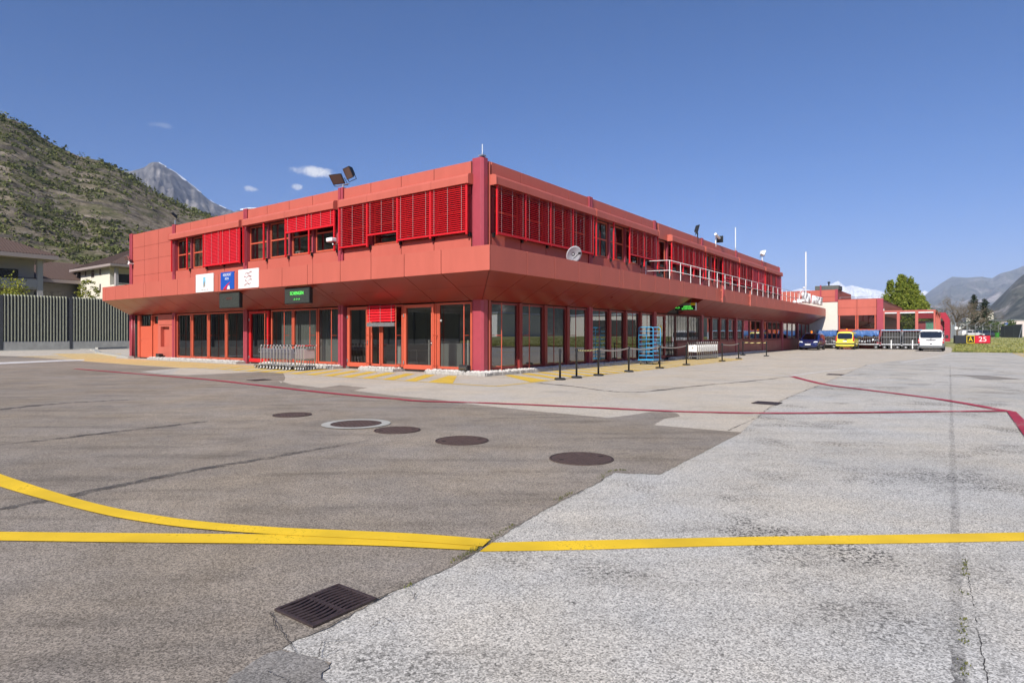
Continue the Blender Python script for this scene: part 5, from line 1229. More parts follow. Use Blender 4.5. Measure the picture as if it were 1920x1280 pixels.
lobed('broadleaf_tree','big yellow green tree of upright lobes rising behind the glazed porch',(q.x,q.y,.5),[(-.5,0,3,12.3,2.0),(1.2,-.3,3,11.6,2.0),(-2.4,.4,2.4,11.0,2.0),(2.5,.2,2.5,10.6,2.1),(.4,.5,3,12.0,2.0),(-3.7,-.4,2,8.4,1.7),(4.0,.3,2,8.2,1.8),(.3,-1.6,2,9.2,2.4),(-1.6,-1.4,2,8.2,2.0),(2.0,-1.5,2,8.0,2.0)],M['leaf1'],3)
q=at(1727,578,126); lobed('broadleaf_tree','lower green tree on the right shoulder of the big one',(q.x,q.y,.8),[(0,0,1.5,7.2,1.7),(1.5,.3,1.5,5.8,1.4),(-1.4,0,1.5,6.0,1.4)],M['leaf1'],9)
def conifer(label,loc,h,r,seed,m='leaf3'):
    R_=random.Random(seed); t=thing('conifer_tree',label,'conifer',loc,0,'conifers behind the mesh fence'); tk=MB(); tk.tube([(0,0,-.3),(0,0,h)],.16,7,.02); cr=MB()
    nl=int(h*3.2)
    for k in range(nl):
        f=k/nl; z=h*(.08+.92*f); rr=r*(1-f)**.75*R_.uniform(.55,1.2)+.15
        for j in range(9):
            a=2*PI*j/9+R_.uniform(-.3,.3); L_=rr*R_.uniform(.6,1.1)
            for s in range(5):
                x=L_*(s+.8)/5; wv=.16+.30*(1-s/5)*min(1,rr); dz=-x*.28+R_.uniform(-.07,.07)
                p=Vector((cos(a)*x,sin(a)*x,z+dz)); d_=Vector((cos(a),sin(a),-.3)); nn=Vector((-sin(a),cos(a),R_.uniform(-.5,.5)))
                cr.add([p-d_*.16,p+nn*wv,p+d_*.22,p-nn*wv],[(0,1,2,3)])
    tk.build('trunk',M['bark'],t); cr.build('crown',M[m],t,fix=False)
q=at(1826,645,132); conifer('tall dark conifer, left one of the pair behind the mesh fence',(q.x,q.y,.9),9.4,3.3,1)
q=at(1846,645,128); conifer('dark conifer with a blunt top, right one of the pair behind the fence',(q.x,q.y,.9),8.3,3.7,2)
q=at(1740,645,150); conifer('small distant conifer tip above the porch roof',(q.x,q.y,.9),8.6,1.6,3)
def baretree(label,loc,h,seed):
    R_=random.Random(seed); t=thing('bare_tree',label,'tree',loc,0); tk=MB(); tw=MB()
    def br(p,d_,l,r,lev):
        q=p+d_*l; mid=p+d_*l*.5+Vector((R_.gauss(0,.05),R_.gauss(0,.05),0))*l
        (tk if lev<3 else tw).tube([p,mid,q],r,5 if lev<2 else 3,r*.6)
        if lev>=5:
            leafcloud(tw,q,(.45,.45,.45),22,.055,R_); return
        for k in range(3 if lev<4 else 2):
            nd=(d_+Vector((R_.gauss(0,.55),R_.gauss(0,.55),R_.gauss(.12,.35)))).normalized(); br(q if k<2 else mid,nd,l*R_.uniform(.62,.85),r*.6,lev+1)
    br(Vector((0,0,-.2)),Vector((0,0,1)),h*.27,.24,0)
    for k in range(5): br(Vector((0,0,h*.15)),Vector((R_.gauss(0,.6),R_.gauss(0,.6),.7)).normalized(),h*.24,.12,1)
    tk.build('trunk',M['bark'],t); tw.build('crown',M['twig'],t,fix=False)
q=at(1795,640,112); baretree('wide brown half bare tree left of the conifers',(q.x,q.y,.9),8.6,4)
def bush(label,loc,r,h,m,seed,n=30,size=.12,group=None):
    R_=random.Random(seed); t=thing('bush',label,'bush',loc,0,group); st=MB(); cr=MB()
    for k in range(6): a=R_.uniform(0,2*PI); st.tube([(0,0,-.1),(cos(a)*r*.4,sin(a)*r*.4,h*.6)],.03,5,.01)
    for k in range(n):
        a=R_.uniform(0,2*PI); f=R_.random(); rr=r*math.sqrt(R_.random())*(1-.5*f); leafcloud(cr,(cos(a)*rr,sin(a)*rr,h*(.15+.8*f)),(r*.28,r*.28,h*.16),24,size,R_)
    st.build('stem',M['bark'],t); cr.build('crown',m,t,fix=False)
q=at(1870,640,125); bush('round olive green bush below the second conifer',(q.x,q.y,.9),3.4,3.2,M['leaf4'],5,60,.16)
q=at(1897,640,170); bush('small green bush between the white halls',(q.x,q.y,.9),2.0,4.6,M['leaf4'],6,40,.2)
q=at(1756,640,115); bush('dark green bush behind the red portal',(q.x,q.y,.6),3.2,5.6,M['leaf4'],7,70,.16)
q=W(15,62.6); q=at(10,560,66); bush('yellow green bush looking over the barrier at the left edge',(q.x,q.y,0),3.0,7.4,M['leaf2'],8,150,.13)
q=at(163,560,75); tree('young_tree','young yellow green tree looking over the barrier before the cream house',(q.x,q.y,0),8.1,1.35,5.2,M['leaf2'],12,46,26,.11,.08)
# ---------------------------------------------------------------- houses behind the barrier
tile=mat('brown_roof_tiles',(.105,.065,.05),.85,var=.2,vscale=5); cream=mat('cream_render',(.72,.67,.56),.85,var=.05); grey=mat('grey_render',(.40,.37,.36),.85,var=.06); eav=mat('eaves_board',(.33,.27,.25),.7)
def hip(mb,u0,u1,v0,v1,z0,z1,th=.12,ru=None):
    """hipped roof: tiles as low ribs down the slope"""
    du,dv=u1-u0,v1-v0; k=min(du,dv)/2
    if du>dv: r0=(u0+k,(v0+v1)/2,z1); r1=(u1-k,(v0+v1)/2,z1)
    else: r0=((u0+u1)/2,v0+k,z1); r1=((u0+u1)/2,v1-k,z1)
    A,B_,C_,D_=(u0,v0,z0),(u1,v0,z0),(u1,v1,z0),(u0,v1,z0)
    if du>dv: fs=[(A,B_,r1,r0),(C_,D_,r0,r1),(B_,C_,r1),(D_,A,r0)]
    else: fs=[(A,B_,r0),(C_,D_,r1),(B_,C_,r1,r0),(D_,A,r0,r1)]
    for f in fs:
        f=[Vector(x) for x in f]; mb.add(f,[tuple(range(len(f)))])
        a,b=f[0],f[1]; top0=f[-1]; top1=f[2] if len(f)==4 else f[2]; L_=(b-a).length; n=int(L_/.33)
        d_=(b-a)/L_; nn=d_.cross(((top0+top1)/2-(a+b)/2).normalized()); nn=nn if nn.z>0 else -nn
        ta=(top0-a).dot(d_); tb=(top1-a).dot(d_); Hh=((top0-a)-d_*ta)
        for i in range(n):
            s=(i+.5)*L_/n
            f_=min(1,s/ta if ta>1e-3 else 1,(L_-s)/(L_-tb) if L_-tb>1e-3 else 1)
            p=a+d_*s; q=p+Hh*f_; mb.prism([p-d_*.06,p+d_*.06,p+d_*.06+nn*.05,p-d_*.06+nn*.05],q-p)
def wnd(t,fc,s,z,w_,h_,plane,lab=None):
    """a window on the face v = plane ('R') or u = plane ('L')"""
    f=MB(); g_=MB()
    P=lambda s_,o,z_:(s_,plane-o,z_) if fc=='R' else (plane-o,s_,z_)
    def bx(m_,s0,s1,o0,o1,z0,z1): a=P(s0,o0,z0); b=P(s1,o1,z1); m_.box(a[0],b[0],a[1],b[1],z0,z1)
    bx(f,s-w_/2-.06,s+w_/2+.06,-.02,.03,z-.06,z); bx(f,s-w_/2-.06,s+w_/2+.06,-.02,.03,z+h_,z+h_+.06); bx(f,s-w_/2-.06,s-w_/2,-.02,.03,z,z+h_); bx(f,s+w_/2,s+w_/2+.06,-.02,.03,z,z+h_)
    o=f.build('window',eav,t); bx(g_,s-w_/2,s+w_/2,-.02,.015,z,z+h_); g_.build('pane',M['glassdark'],o)
M['glassdark']=mat('dark_window',(.02,.022,.025),.08,spec=.8)
# cream house on the right
o=W(19.6,81.9); t=thing('cream_house','cream house with brown hipped roof next to the red building','house',o,BR)
a=MB(); a.box(0,14,1.9,12.4,-.3,11.0); a.box(0,4.0,0,1.9,-.3,11.0) if False else None; a.build('walls',cream,t)
a=MB(); hip(a,-1.1,15.2,-1.2,13.6,11.35,15.2); o_=a.build('roof',tile,t)
a=MB(); a.box(-1.1,15.2,-1.2,13.6,11.0,11.33); a.build('eaves',eav,t)
a=MB(); a.box(-.02,.35,-.1,.35,-.3,11.0); a.build('balcony_pillar',grey,t); 
for z in (4.6,7.6): 
    a=MB(); a.box(.35,13.8,-.1,1.9,z-.25,z); a.box(.35,13.8,-.12,.02,z,z+.95); a.box(.0,.12,.35,1.9,z,z+.95); a.box(.35,13.8,-.1,-.02,z+1.1,z+1.16); a.build('balcony',cream,t)
a=MB(); a.box(1.0,13,1.84,1.9,7.7,10.2); a.build('patio_window',M['glassdark'],t)
for x,y,w_,h_ in ((160.5,512.5,.45,.75),(174,513,1.0,1.05),(188,510,.45,.85),(145,515,.6,1.4),(188,540,.4,1.1),(145,545,.6,1.2)):
    v_,z_=onL(x,y,19.6); wnd(t,'L',v_-81.9,z_-h_/2,w_,h_,0)
a=MB(); a.box(5,5.9,5,6,13.2,15.4); a.box(4.9,6.0,4.9,6.1,15.4,15.6); a.build('chimney',grey,t)
# house at the left edge
o=W(-8,83.6); t=thing('balcony_house','large house with long balconies and brown tiled roof at the left edge','house',o,BR)
a=MB(); a.box(0,19.2,1.7,13,-.3,11.3); a.build('walls',grey,t)
a=MB(); hip(a,-1.3,21.0,-1.4,14.5,11.85,15.6); a.build('roof',tile,t)
a=MB(); a.box(-1.3,21.0,-1.4,14.5,11.3,11.83); a.build('eaves',eav,t)
a=MB(); a.box(19.0,19.6,-.3,.3,-.3,11.3); a.build('balcony_pillar',grey,t)
for z in (4.7,7.7):
    a=MB(); a.box(0,19.0,-.1,1.7,z-.3,z); a.box(0,12.5,-.2,-.05,z-.1,z+.95); a.box(15.2,19.0,-.2,-.05,z-.1,z+.95); a.box(12.5,15.2,-.2,-.05,z-.1,z+.1); a.build('balcony',grey,t)
    a=MB(); a.tube([(0,-.1,z+1.15),(19,-.1,z+1.15)],.04,6)
    for i in range(14): a.tube([(12.55+i*.2,-.12,z+.1),(12.55+i*.2,-.12,z+.95)],.02,4)
    a.build('balcony_rail',M['blackm'],t)
    a=MB(); a.box(4,17.5,1.66,1.7,z+.1,z+2.3); a.build('patio_window',M['glassdark'],t)
# middle house
o=W(13.4,95.5); t=thing('middle_house','lower house with a wide brown roof between the two taller houses','house',o,BR)
a=MB(); a.box(-3,16,1.2,12,-.3,9.2); a.build('walls',grey,t)
a=MB(); hip(a,-4.2,17.2,-1.2,13.2,9.7,12.9); a.build('roof',tile,t)
a=MB(); a.box(-4.2,17.2,-1.2,13.2,9.2,9.68); a.build('eaves',eav,t)
a=MB(); a.box(6.4,11.4,-.4,5,9.7,11.0); a.prism([(5.9,-.7,11.0),(11.9,-.7,11.0),(8.9,-.7,12.6)],(0,6,0)); a.build('dormer',tile,t); a=MB(); a.box(7.2,10.6,-.45,-.4,9.9,10.8); a.build('dormer_window',M['glassdark'],t)
a=MB(); a.box(-1.5,5,-.1,1.2,5.2,5.5); a.box(-1.5,5,-.15,0,5.4,6.3); a.build('balcony',grey,t); a=MB(); a.box(-1,4.5,1.16,1.2,5.6,7.9); a.build('patio_window',M['glassdark'],t)
wnd(t,'R',10.2,6.0,1.9,1.7,1.2)
a=MB(); a.lathe([(.55,0),(.55,1.1),(.9,1.2),(.9,2.0),(.3,2.2)],(-1.4,5,11.2),10); a.build('chimney',M['dark'],t)
# ---------------------------------------------------------------- hill, mountains
def pxaz(x,y): return math.degrees(math.atan2(x-960,F)),(HOR-y)/math.hypot(F,x-960)
def interp(tab,a):
    if a<=tab[0][0]: return tab[0][1]
    for (a0,b0),(a1,b1) in zip(tab,tab[1:]):
        if a<=a1: return b0+(b1-b0)*(a-a0)/(a1-a0)
    return tab[-1][1]
HT=[(-160,.10),(-130,.2),(-100,.27),(-70,.31),(-50,.295)]+[pxaz(*p) for p in ((0,222),(25,228),(48,240),(78,260),(100,272),(130,286),(150,295),(190,302),(205,308),(228,319),(262,342),(300,366),(350,391),(400,406),(520,440),(700,500),(900,570),(1000,610))]
R0,R1=152,440
def hillpt(a,t):
    zc=interp(HT,a)*R1+EYE; r=R0+(R1-R0)*t; A=rad(a)
    q=Vector((sin(A)*r,cos(A)*r,0)); w_=t+.022*noise.noise(q*.012)+.012*noise.noise(q*.05); N=19; x=max(0,min(1,w_))*N; fr=x-math.floor(x)
    s=min(1,max(0,(fr-.62)/.30)); st=(math.floor(x)+s*s*(3-2*s)*.8+.2*fr)/N
    k=.5+.5*noise.noise(q*.009+Vector((3,1,0))); f=w_*(1-.85*k)+st*.85*k
    z=zc*max(0,f)**1.12+2.2*noise.noise(q*.03)*min(1,t*4)*(1-t*.6)+.8*noise.noise(q*.13)*min(1,t*4)*(1-t*.5)
    return Vector((q.x,q.y,z))
hm=MB(); na,nt=330,150; vs=[]
azs=[-160+70*i/60 for i in range(60)]+[-90+38*i/50 for i in range(50)]+[-52+40*i/200 for i in range(200)]+[-12+14*i/19 for i in range(20)]
for a in azs:
    for j in range(nt): vs.append(hillpt(a,j/(nt-3)) if j<nt-2 else (lambda p:Vector((p.x*(1.1 if j==nt-2 else 1.6),p.y*(1.1 if j==nt-2 else 1.6),p.z*(.9 if j==nt-2 else 0)-1)))(hillpt(a,1)))
hm.add(vs,[(i*nt+j,i*nt+j+1,(i+1)*nt+j+1,(i+1)*nt+j) for i in range(len(azs)-1) for j in range(nt-1)])
def terrain(name,cols,s1,s2,steep=None,snow=None,sscale=None,stretch=(1,1,1),rng=(.62,1.35)):
    m=bpy.data.materials.new(name); m.use_nodes=True; t=m.node_tree; b=t.nodes['Principled BSDF']; L=t.links.new; N=t.nodes.new
    tc=N('ShaderNodeTexCoord'); mp=N('ShaderNodeMapping'); mp.inputs['Scale'].default_value=stretch; L(tc.outputs['Object'],mp.inputs[0])
    n1=N('ShaderNodeTexNoise'); n1.inputs['Scale'].default_value=s1; n1.inputs['Detail'].default_value=9; n1.inputs['Roughness'].default_value=.68; L(mp.outputs[0],n1.inputs[0])
    r=N('ShaderNodeValToRGB'); e=r.color_ramp.elements
    while len(e)<len(cols): e.new(.5)
    for x,(p,c) in zip(e,cols): x.position=p; x.color=(*c,1)
    L(n1.outputs[0],r.inputs[0]); col=r.outputs[0]
    n2=N('ShaderNodeTexNoise'); n2.inputs['Scale'].default_value=s2; n2.inputs['Detail'].default_value=5; n2.inputs['Roughness'].default_value=.7; L(mp.outputs[0],n2.inputs[0])
    h=N('ShaderNodeHueSaturation'); mr=N('ShaderNodeMapRange'); mr.inputs[1].default_value=.3; mr.inputs[2].default_value=.7; mr.inputs[3].default_value=rng[0]; mr.inputs[4].default_value=rng[1]
    L(n2.outputs[0],mr.inputs[0]); L(mr.outputs[0],h.inputs['Value']); L(col,h.inputs['Color']); col=h.outputs[0]
    g=N('ShaderNodeNewGeometry')
    if steep:
        sp=N('ShaderNodeSeparateXYZ'); L(g.outputs['Normal'],sp.inputs[0]); q=N('ShaderNodeMapRange'); q.inputs[1].default_value=steep[0]; q.inputs[2].default_value=steep[1]; q.inputs[3].default_value=1; q.inputs[4].default_value=0; L(sp.outputs[2],q.inputs[0])
        mx=N('ShaderNodeMix'); mx.data_type='RGBA'; mx.inputs[7].default_value=(*steep[2],1); L(q.outputs[0],mx.inputs[0]); L(col,mx.inputs[6]); col=mx.outputs[2]
    if snow:
        sp=N('ShaderNodeSeparateXYZ'); L(g.outputs['Position'],sp.inputs[0])
        ad=N('ShaderNodeMath'); ad.operation='MULTIPLY_ADD'; ad.inputs[1].default_value=snow[2]; L(n1.outputs[0],ad.inputs[0]); L(sp.outputs[2],ad.inputs[2])
        q=N('ShaderNodeMapRange'); q.inputs[1].default_value=snow[0]; q.inputs[2].default_value=snow[1]; L(ad.outputs[0],q.inputs[0])
        mx=N('ShaderNodeMix'); mx.data_type='RGBA'; mx.inputs[7].default_value=(.82,.84,.88,1); L(q.outputs[0],mx.inputs[0]); L(col,mx.inputs[6]); col=mx.outputs[2]
    L(col,b.inputs['Base Color']); b.inputs['Roughness'].default_value=.95; b.inputs['Specular IOR Level'].default_value=.1
    bp=N('ShaderNodeBump'); bp.inputs['Strength'].default_value=.9; bp.inputs['Distance'].default_value=.25/s2; L(n2.outputs[0],bp.inputs['Height']); L(bp.outputs[0],b.inputs['Normal'])
    return m
M['hill']=terrain('vineyard_slope',[(.32,(.05,.062,.024)),(.43,(.10,.095,.05)),(.52,(.17,.14,.10)),(.62,(.24,.20,.155)),(.74,(.38,.34,.29))],.06,.75,(.30,.62,(.17,.145,.115)),stretch=(1,1,3.5),rng=(.42,1.6))
tag(hm.build('hillside',M['hill'],smooth=False,fix=False),kind='structure')
R_=random.Random(21); sh=MB(); cnt=0
while cnt<6500:
    a=R_.uniform(-47,-19); t_=R_.random()
    p=hillpt(a,t_); dn=noise.noise(Vector((p.x*.011,p.y*.011,p.z*.03)))+.35*noise.noise(Vector((a*.9,t_*26,0)))+(.3 if t_>.94 else 0)
    if dn<R_.uniform(-.32,.30): continue
    cnt+=1; s=R_.choice((.45,.6,.8,.95,1.25))*R_.uniform(.8,1.25)*(1+.3*t_)
    if t_>.97: s*=1.5
    leafcloud(sh,(p.x,p.y,p.z+s*.5),(s,s,s*.7),11,s*.42,R_)
tag(sh.build('hillside_shrubs',M['shrub'],fix=False),kind='stuff')
# dry stone retaining walls along the terraces
ws=MB()
for k in range(80):
    a0=R_.uniform(-46,-22); t0=R_.uniform(.06,.92); l=R_.uniform(1.5,8); n=int(l*7); hh=R_.uniform(1.0,2.6); pts=[]
    for i in range(n+1):
        a=a0+l*i/n; p=hillpt(a,t0+.004*noise.noise(Vector((a,t0*9,0)))); pts.append(p)
    for p,q in zip(pts,pts[1:]):
        d_=Vector((-p.x,-p.y,0)).normalized()*.7
        ws.prism([p+d_+Vector((0,0,-1.6)),q+d_+Vector((0,0,-1.6)),q+Vector((0,0,-1.6)),p+Vector((0,0,-1.6))],(0,0,1.6+hh*.5))
tag(ws.build('terrace_walls',terrain('dry_stone',[(.3,(.06,.055,.045)),(.5,(.14,.12,.10)),(.7,(.26,.23,.19))],.25,1.6)),kind='structure')
def mountain(name,tab,dist,m,nA,nR=44,amp=.16,fine=.012,near=.5,seed=0,sc=1,gul=.9,gamp=.05):
    a0,a1=tab[0][0],tab[-1][0]; vs=[]; mb=MB(); o=Vector((seed*7.3,seed*3.1,0))
    for i in range(nA+1):
        a=a0+(a1-a0)*i/nA; A=rad(a); zc=interp(tab,a)*dist
        for j in range(nR+2):
            if j>nR: r,z=dist*1.16,-1.1
            else:
                t=j/nR; r=dist*(near+(1-near)*t); q=Vector((sin(A)*r,cos(A)*r,0))/dist
                rg=1-abs(noise.noise(q*(9*sc)+o))*2; rg+= .5*(1-abs(noise.noise(q*(21*sc)+o))*2)+.28*(1-abs(noise.noise(q*(47*sc)+o))*2)
                gy=1-2*abs(noise.noise(Vector((a*gul,t*1.6,seed*5.)))); gy+=.5*(1-2*abs(noise.noise(Vector((a*gul*2.3,t*3,seed*9.)))))
                z=zc*(t**1.1)+gamp*zc*(gy-.6)*sin(PI*min(1,t*.98))**.7+amp*zc*(rg-.7)*sin(PI*min(1,t*.98))**.8+zc*fine*noise.noise(q*150+o)*(t>.5)
                z=min(z,zc*(r/dist)*1.0+zc*.006) if t<1 else zc+zc*fine*noise.noise(q*150+o)
                r+=dist*.02*noise.noise(q*(14*sc)+o*2)*sin(PI*t)
            vs.append((sin(A)*r,cos(A)*r,z-1.05))
    k=nR+2; mb.add(vs,[(i*k+j,i*k+j+1,(i+1)*k+j+1,(i+1)*k+j) for i in range(nA) for j in range(k-1)])
    return tag(mb.build(name,m,smooth=True,fix=False),kind='structure')
P=lambda *l:[pxaz(*p) for p in l]
M['greyrock']=terrain('grey_mountain_rock',[(.36,(.05,.05,.052)),(.5,(.105,.10,.098)),(.62,(.20,.185,.175))],.006,.03,rng=(.45,1.7),stretch=(1.6,.6,.5))
mountain('grey_mountain',P((60,420),(150,345),(195,308),(215,313),(232,322),(250,321),(262,318),(275,310),(285,305.5),(296,305),(305,308.5),(320,318),(340,332),(360,348),(380,365),(400,380),(420,390),(438,396),(455,393),(480,391),(520,402),(600,440),(800,560)),4300,M['greyrock'],300,80,.10,.004,seed=1,sc=1.5,gul=.8,gamp=.05)
M['bluerock']=terrain('wooded_mountain',[(.36,(.03,.04,.028)),(.52,(.07,.075,.055)),(.60,(.14,.13,.11)),(.68,(.36,.31,.28))],.0024,.012,None,(1250,1500,500),rng=(.35,1.9))
SNOW=mat('snow',(.85,.87,.9),.8)
for L_ in ([(291,307),(298,306),(305,310),(312,314)],[(318,318),(330,325),(345,336),(350,340)],[(352,342),(365,352),(378,363)],[(394,376),(402,382)],[(411,386),(424,392)],[(450,394),(466,391.5),(486,391.5),(510,397)]):
    sm=MB(); vs=[]
    for i,(x,y) in enumerate(L_):
        e=min(i,len(L_)-1-i); wd=3.2 if e else .8; d_=Vector((x-960,F,0)); k=4300/d_.length
        for dy,kk in ((-.8,1),(wd*.5,.992),(wd,.984)): vs.append((d_.x*k*kk,d_.y*k*kk,EYE+(HOR-y-dy)/F*d_.y*k*kk*1.0+4))
    n=3; sm.add(vs,[(n*i+j,n*i+j+1,n*i+n+j+1,n*i+n+j) for i in range(len(L_)-1) for j in range(2)]); tag(sm.build('snow_patch',SNOW,smooth=True),kind='structure')
mountain('distant_mountain',P((1560,618),(1640,600),(1690,583),(1725,560),(1745,545),(1765,531),(1785,519),(1800,520),(1815,521),(1840,518.5),(1850,520),(1860,522),(1875,513),(1895,508),(1910,503),(1920,498),(2000,482),(2200,470),(2600,480)),10500,M['bluerock'],220,60,.15,.006,seed=2,gul=1.6,gamp=.06)
M['darkrock']=terrain('dark_wooded_slope',[(.34,(.03,.036,.024)),(.5,(.055,.06,.042)),(.58,(.10,.095,.075)),(.66,(.30,.27,.24))],.007,.04,rng=(.4,1.8))
mountain('wooded_mountain',P((1800,629),(1822,618),(1838,596),(1850,579),(1862,568),(1880,550),(1895,535),(1908,522),(1920,512),(1960,488),(2100,440),(2400,380))+[(70,.26),(100,.24),(130,.16),(150,.1)],2900,M['darkrock'],300,60,.13,.008,seed=3,gul=1.0,gamp=.05)
M['snowrock']=terrain('snow_mountain',[(.3,(.12,.12,.14)),(.5,(.25,.25,.27)),(.7,(.4,.4,.42))],.0011,.006,None,(900,1250,1300))
mountain('snow_mountain',P((1300,622),(1380,600),(1430,566),(1470,549),(1500,541),(1525,545),(1545,537),(1560,532),(1572,527),(1585,538),(1597,535),(1620,541),(1640,543),(1660,548),(1700,552),(1725,548),(1735,545),(1760,556),(1800,590),(1880,620)),14000,M['snowrock'],300,60,.22,.02,seed=4,gul=.8,gamp=.07)
# ---------------------------------------------------------------- beyond the fence on the right
def Z(x,y_,Y): p=at(x,y_,Y); return Vector((p.x,p.y,gz(p.x,p.y)))
t=thing('access_gate','grey tube gate in the fence beside the red portal',"gate",Z(1783,635,97),0)
def pt(x,Y=97): p=Z(x,635,Y); return p-Z(1783,635,97)
a=MB(); H_=2.35
for x in (1783.5,1791.5): a.tube([pt(x),pt(x)+Vector((0,0,H_+.1))],.07,8)
a.build('post',M['galv'],t)
a=MB(); a.tube([pt(1792.5)+Vector((0,0,.15)),pt(1792.5)+Vector((0,0,H_)),pt(1812.5)+Vector((0,0,H_)),pt(1812.5)+Vector((0,0,.15)),pt(1792.5)+Vector((0,0,.15))],.04,6); a.tube([pt(1802.5)+Vector((0,0,.15)),pt(1802.5)+Vector((0,0,H_))],.03,6)
for k in range(12): q=pt(1793+k*1.65); a.tube([q+Vector((0,0,.15)),q+Vector((0,0,H_))],.007,4)
a.build('leaf',M['galv'],t)
a=MB(); q=pt(1787.5); a.box(q.x-.25,q.x+.2,-.1,.1,.1,2.0); a.build('gate_drive',M['galv'],t,bevel=.03); a=MB(); a.lathe([(.26,0),(.26,.05)],(pt(1792).x,-.12,1.55),18,'y'); a.build('round_sign',M['white'],t)
t=thing('mesh_fence','grey post and wire fence running right from the tube gate','fence',Z(1814,635,98),0)
b0=Z(1814,635,98); n_=0
for x,arch in ((1814,0),(1828.5,0),(1842,0),(1857,1),(1872,0)):
    q=Z(x,635,98+(x-1814)*.1)-b0; a=MB(); pth=[q+Vector((0,0,-.1)),q+Vector((0,0,2.1))]
    pth+=[q+Vector((.35,.0,2.45)),q+Vector((.75,0,2.5))] if arch else [q+Vector((0.1,-.1,2.3)),q+Vector((.3,-.3,2.5))]
    a.tube(pth,.04,6); a.build('post',M['galv'],t)
a=MB(); e0=Vector((0,0,0)); e1=Z(1876,635,104)-b0
for z in (.1,.7,1.3,1.9,2.1): a.tube([e0+Vector((0,0,z)),e1+Vector((0,0,z))],.008,4)
for k in range(90): q=e0+(e1-e0)*(k/90); a.tube([q+Vector((0,0,.1)),q+Vector((0,0,2.1))],.004,3)
a.build('wire_mesh',M['galv'],t)
screenm=mat('grey_screen_fabric',(.12,.13,.155),.8,var=.15,vscale=2)
t=thing('screened_fence','fence panels covered with dark grey screening at the right edge','fence',Z(1876.5,635,104),0)
b0=Z(1876.5,635,104)
xs=[1876.5,1884,1901,1916]
for i,(xa,xb) in enumerate(zip(xs,xs[1:])):
    A=Z(xa,635,104-(xa-1876.5)*.26)-b0; B_=Z(xb,635,104-(xb-1876.5)*.26)-b0; d_=(B_-A).normalized(); nn=Vector((-d_.y,d_.x,0))*.02
    a=MB(); a.prism([A-nn+Vector((0,0,.05)),B_-nn+Vector((0,0,.05)),B_+nn+Vector((0,0,.05)),A+nn+Vector((0,0,.05))],(0,0,1.85+.1*i)); a.build('screen',screenm,t)
for x in xs:
    A=Z(x,635,104-(x-1876.5)*.26)-b0; a=MB(); a.tube([A+Vector((0,-.05,-.1)),A+Vector((0,-.05,2.15))],.05,6)
    if x==1916: a.tube([A+Vector((0,-.08,2.0)),A+Vector((-.5,-.08,0))],.04,6)
    a.build('post',M['galv'],t)
q=Z(1869.5,633,100); t=thing('green_bin','bright green bin standing at the fence','bin',q,0); a=MB(); a.box(-.22,.22,-.2,.2,.08,.75); a.build('body',mat('bin_green',(.05,.22,.035),.4),t,bevel=.05); a=MB(); a.box(-.25,.25,-.23,.22,.75,.82); a.build('lid',mat('bin_lid',(.06,.3,.05),.4),t,bevel=.02)
q=Z(1886,640,150); t=thing('parking_sign','blue square sign with a white letter P before the white halls','sign',q,0); a=MB(); a.tube([(0,0,0),(0,0,3.3)],.06,6); a.build('pole',M['galv'],t); a=MB(); a.box(-.42,.42,-.1,-.06,2.2,3.4); a.build('board',M['blue'],t,bevel=.03)
text('lettering','P',.95,M['white'],t,frame((.0,-.105,2.8),(1,0,0),(0,-1,0)),.004)
dk=mat('dark_blue_car_paint',(.02,.03,.06),.25); pk=mat('silver_car_paint',(.62,.60,.60),.3)
for x,Y,L_,pt_,lab in ((1828,124,4.4,dk,'dark parked car behind the mesh fence'),(1846,126,4.5,dk,'dark blue parked car at the right end of the parked cars'),(1799,122,4.2,pk,'pale parked car left of the dark ones behind the fence')):
    q=Z(x,635,Y); t,_,_=vehicle('parked_car',lab,'car',q,rad(-8),L_,1.75,1.45,lambda X:1.45 if X<2.3 else max(.6,1.45-.62*(X-2.3)/.9 if X<3.2 else .86-.2*(X-3.2)),.85,pt_,.3,sidewin=([(.7,.92),(1.9,.92),(1.9,1.32),(1.0,1.32)],[(2.0,.92),(2.95,.92),(2.45,1.32),(2.0,1.32)]))
q=Z(1822,635,141); t,_,_=vehicle('parked_van','white parked box van above the dark cars behind the fence','van',q,rad(-8),4.9,1.9,2.5,lambda X:2.5 if X<3.2 else max(.9,2.5-1.2*(X-3.2)/.9),1.2,M['whitegl'],.05,sidewin=([(3.0,1.3),(3.7,1.3),(3.4,2.0),(3.0,2.0)],))
def hall(lab,x0,x1,yt,Y,m,bands=3,dep=25):
    A=at(x0,640,Y); B_=at(x1,640,Y); w_=B_.x-A.x; h_=at(x0,yt,Y).z-.5; t=thing('industrial_hall',lab,'hall',(A.x,Y,.5),0,'white halls beyond the parking')
    a=MB(); a.box(0,w_,0,dep,-.6,h_); a.build('walls',m,t); a=MB(); a.box(-.3,w_+.3,-.3,dep,h_,h_+.5); a.build('roof_edge',M['galv'],t)
    n=max(2,int(w_/6))
    for i in range(n):
        a=MB(); x=w_*(i+.5)/n; a.box(x-1.6,x+1.6,-.05,.05,h_*.62,h_*.62+1.1); a.build('window',M['glassdark'],t)
    a=MB(); a.box(w_*.3,w_*.3+4,-.06,.05,-.5,3.6); a.build('gate',M['galv'],t); return t
pale=mat('pale_hall_cladding',(.66,.62,.56),.6,var=.05); pale2=mat('pink_hall_cladding',(.66,.56,.52),.6,var=.05)
hall('long pale hall behind the parking sign',1838,1893,604,330,pale)
hall('taller pale hall at the right picture edge',1896,1990,600.5,300,pale2)
hall('low white hall seen between the tree trunks',1760,1826,612,280,M['white'])
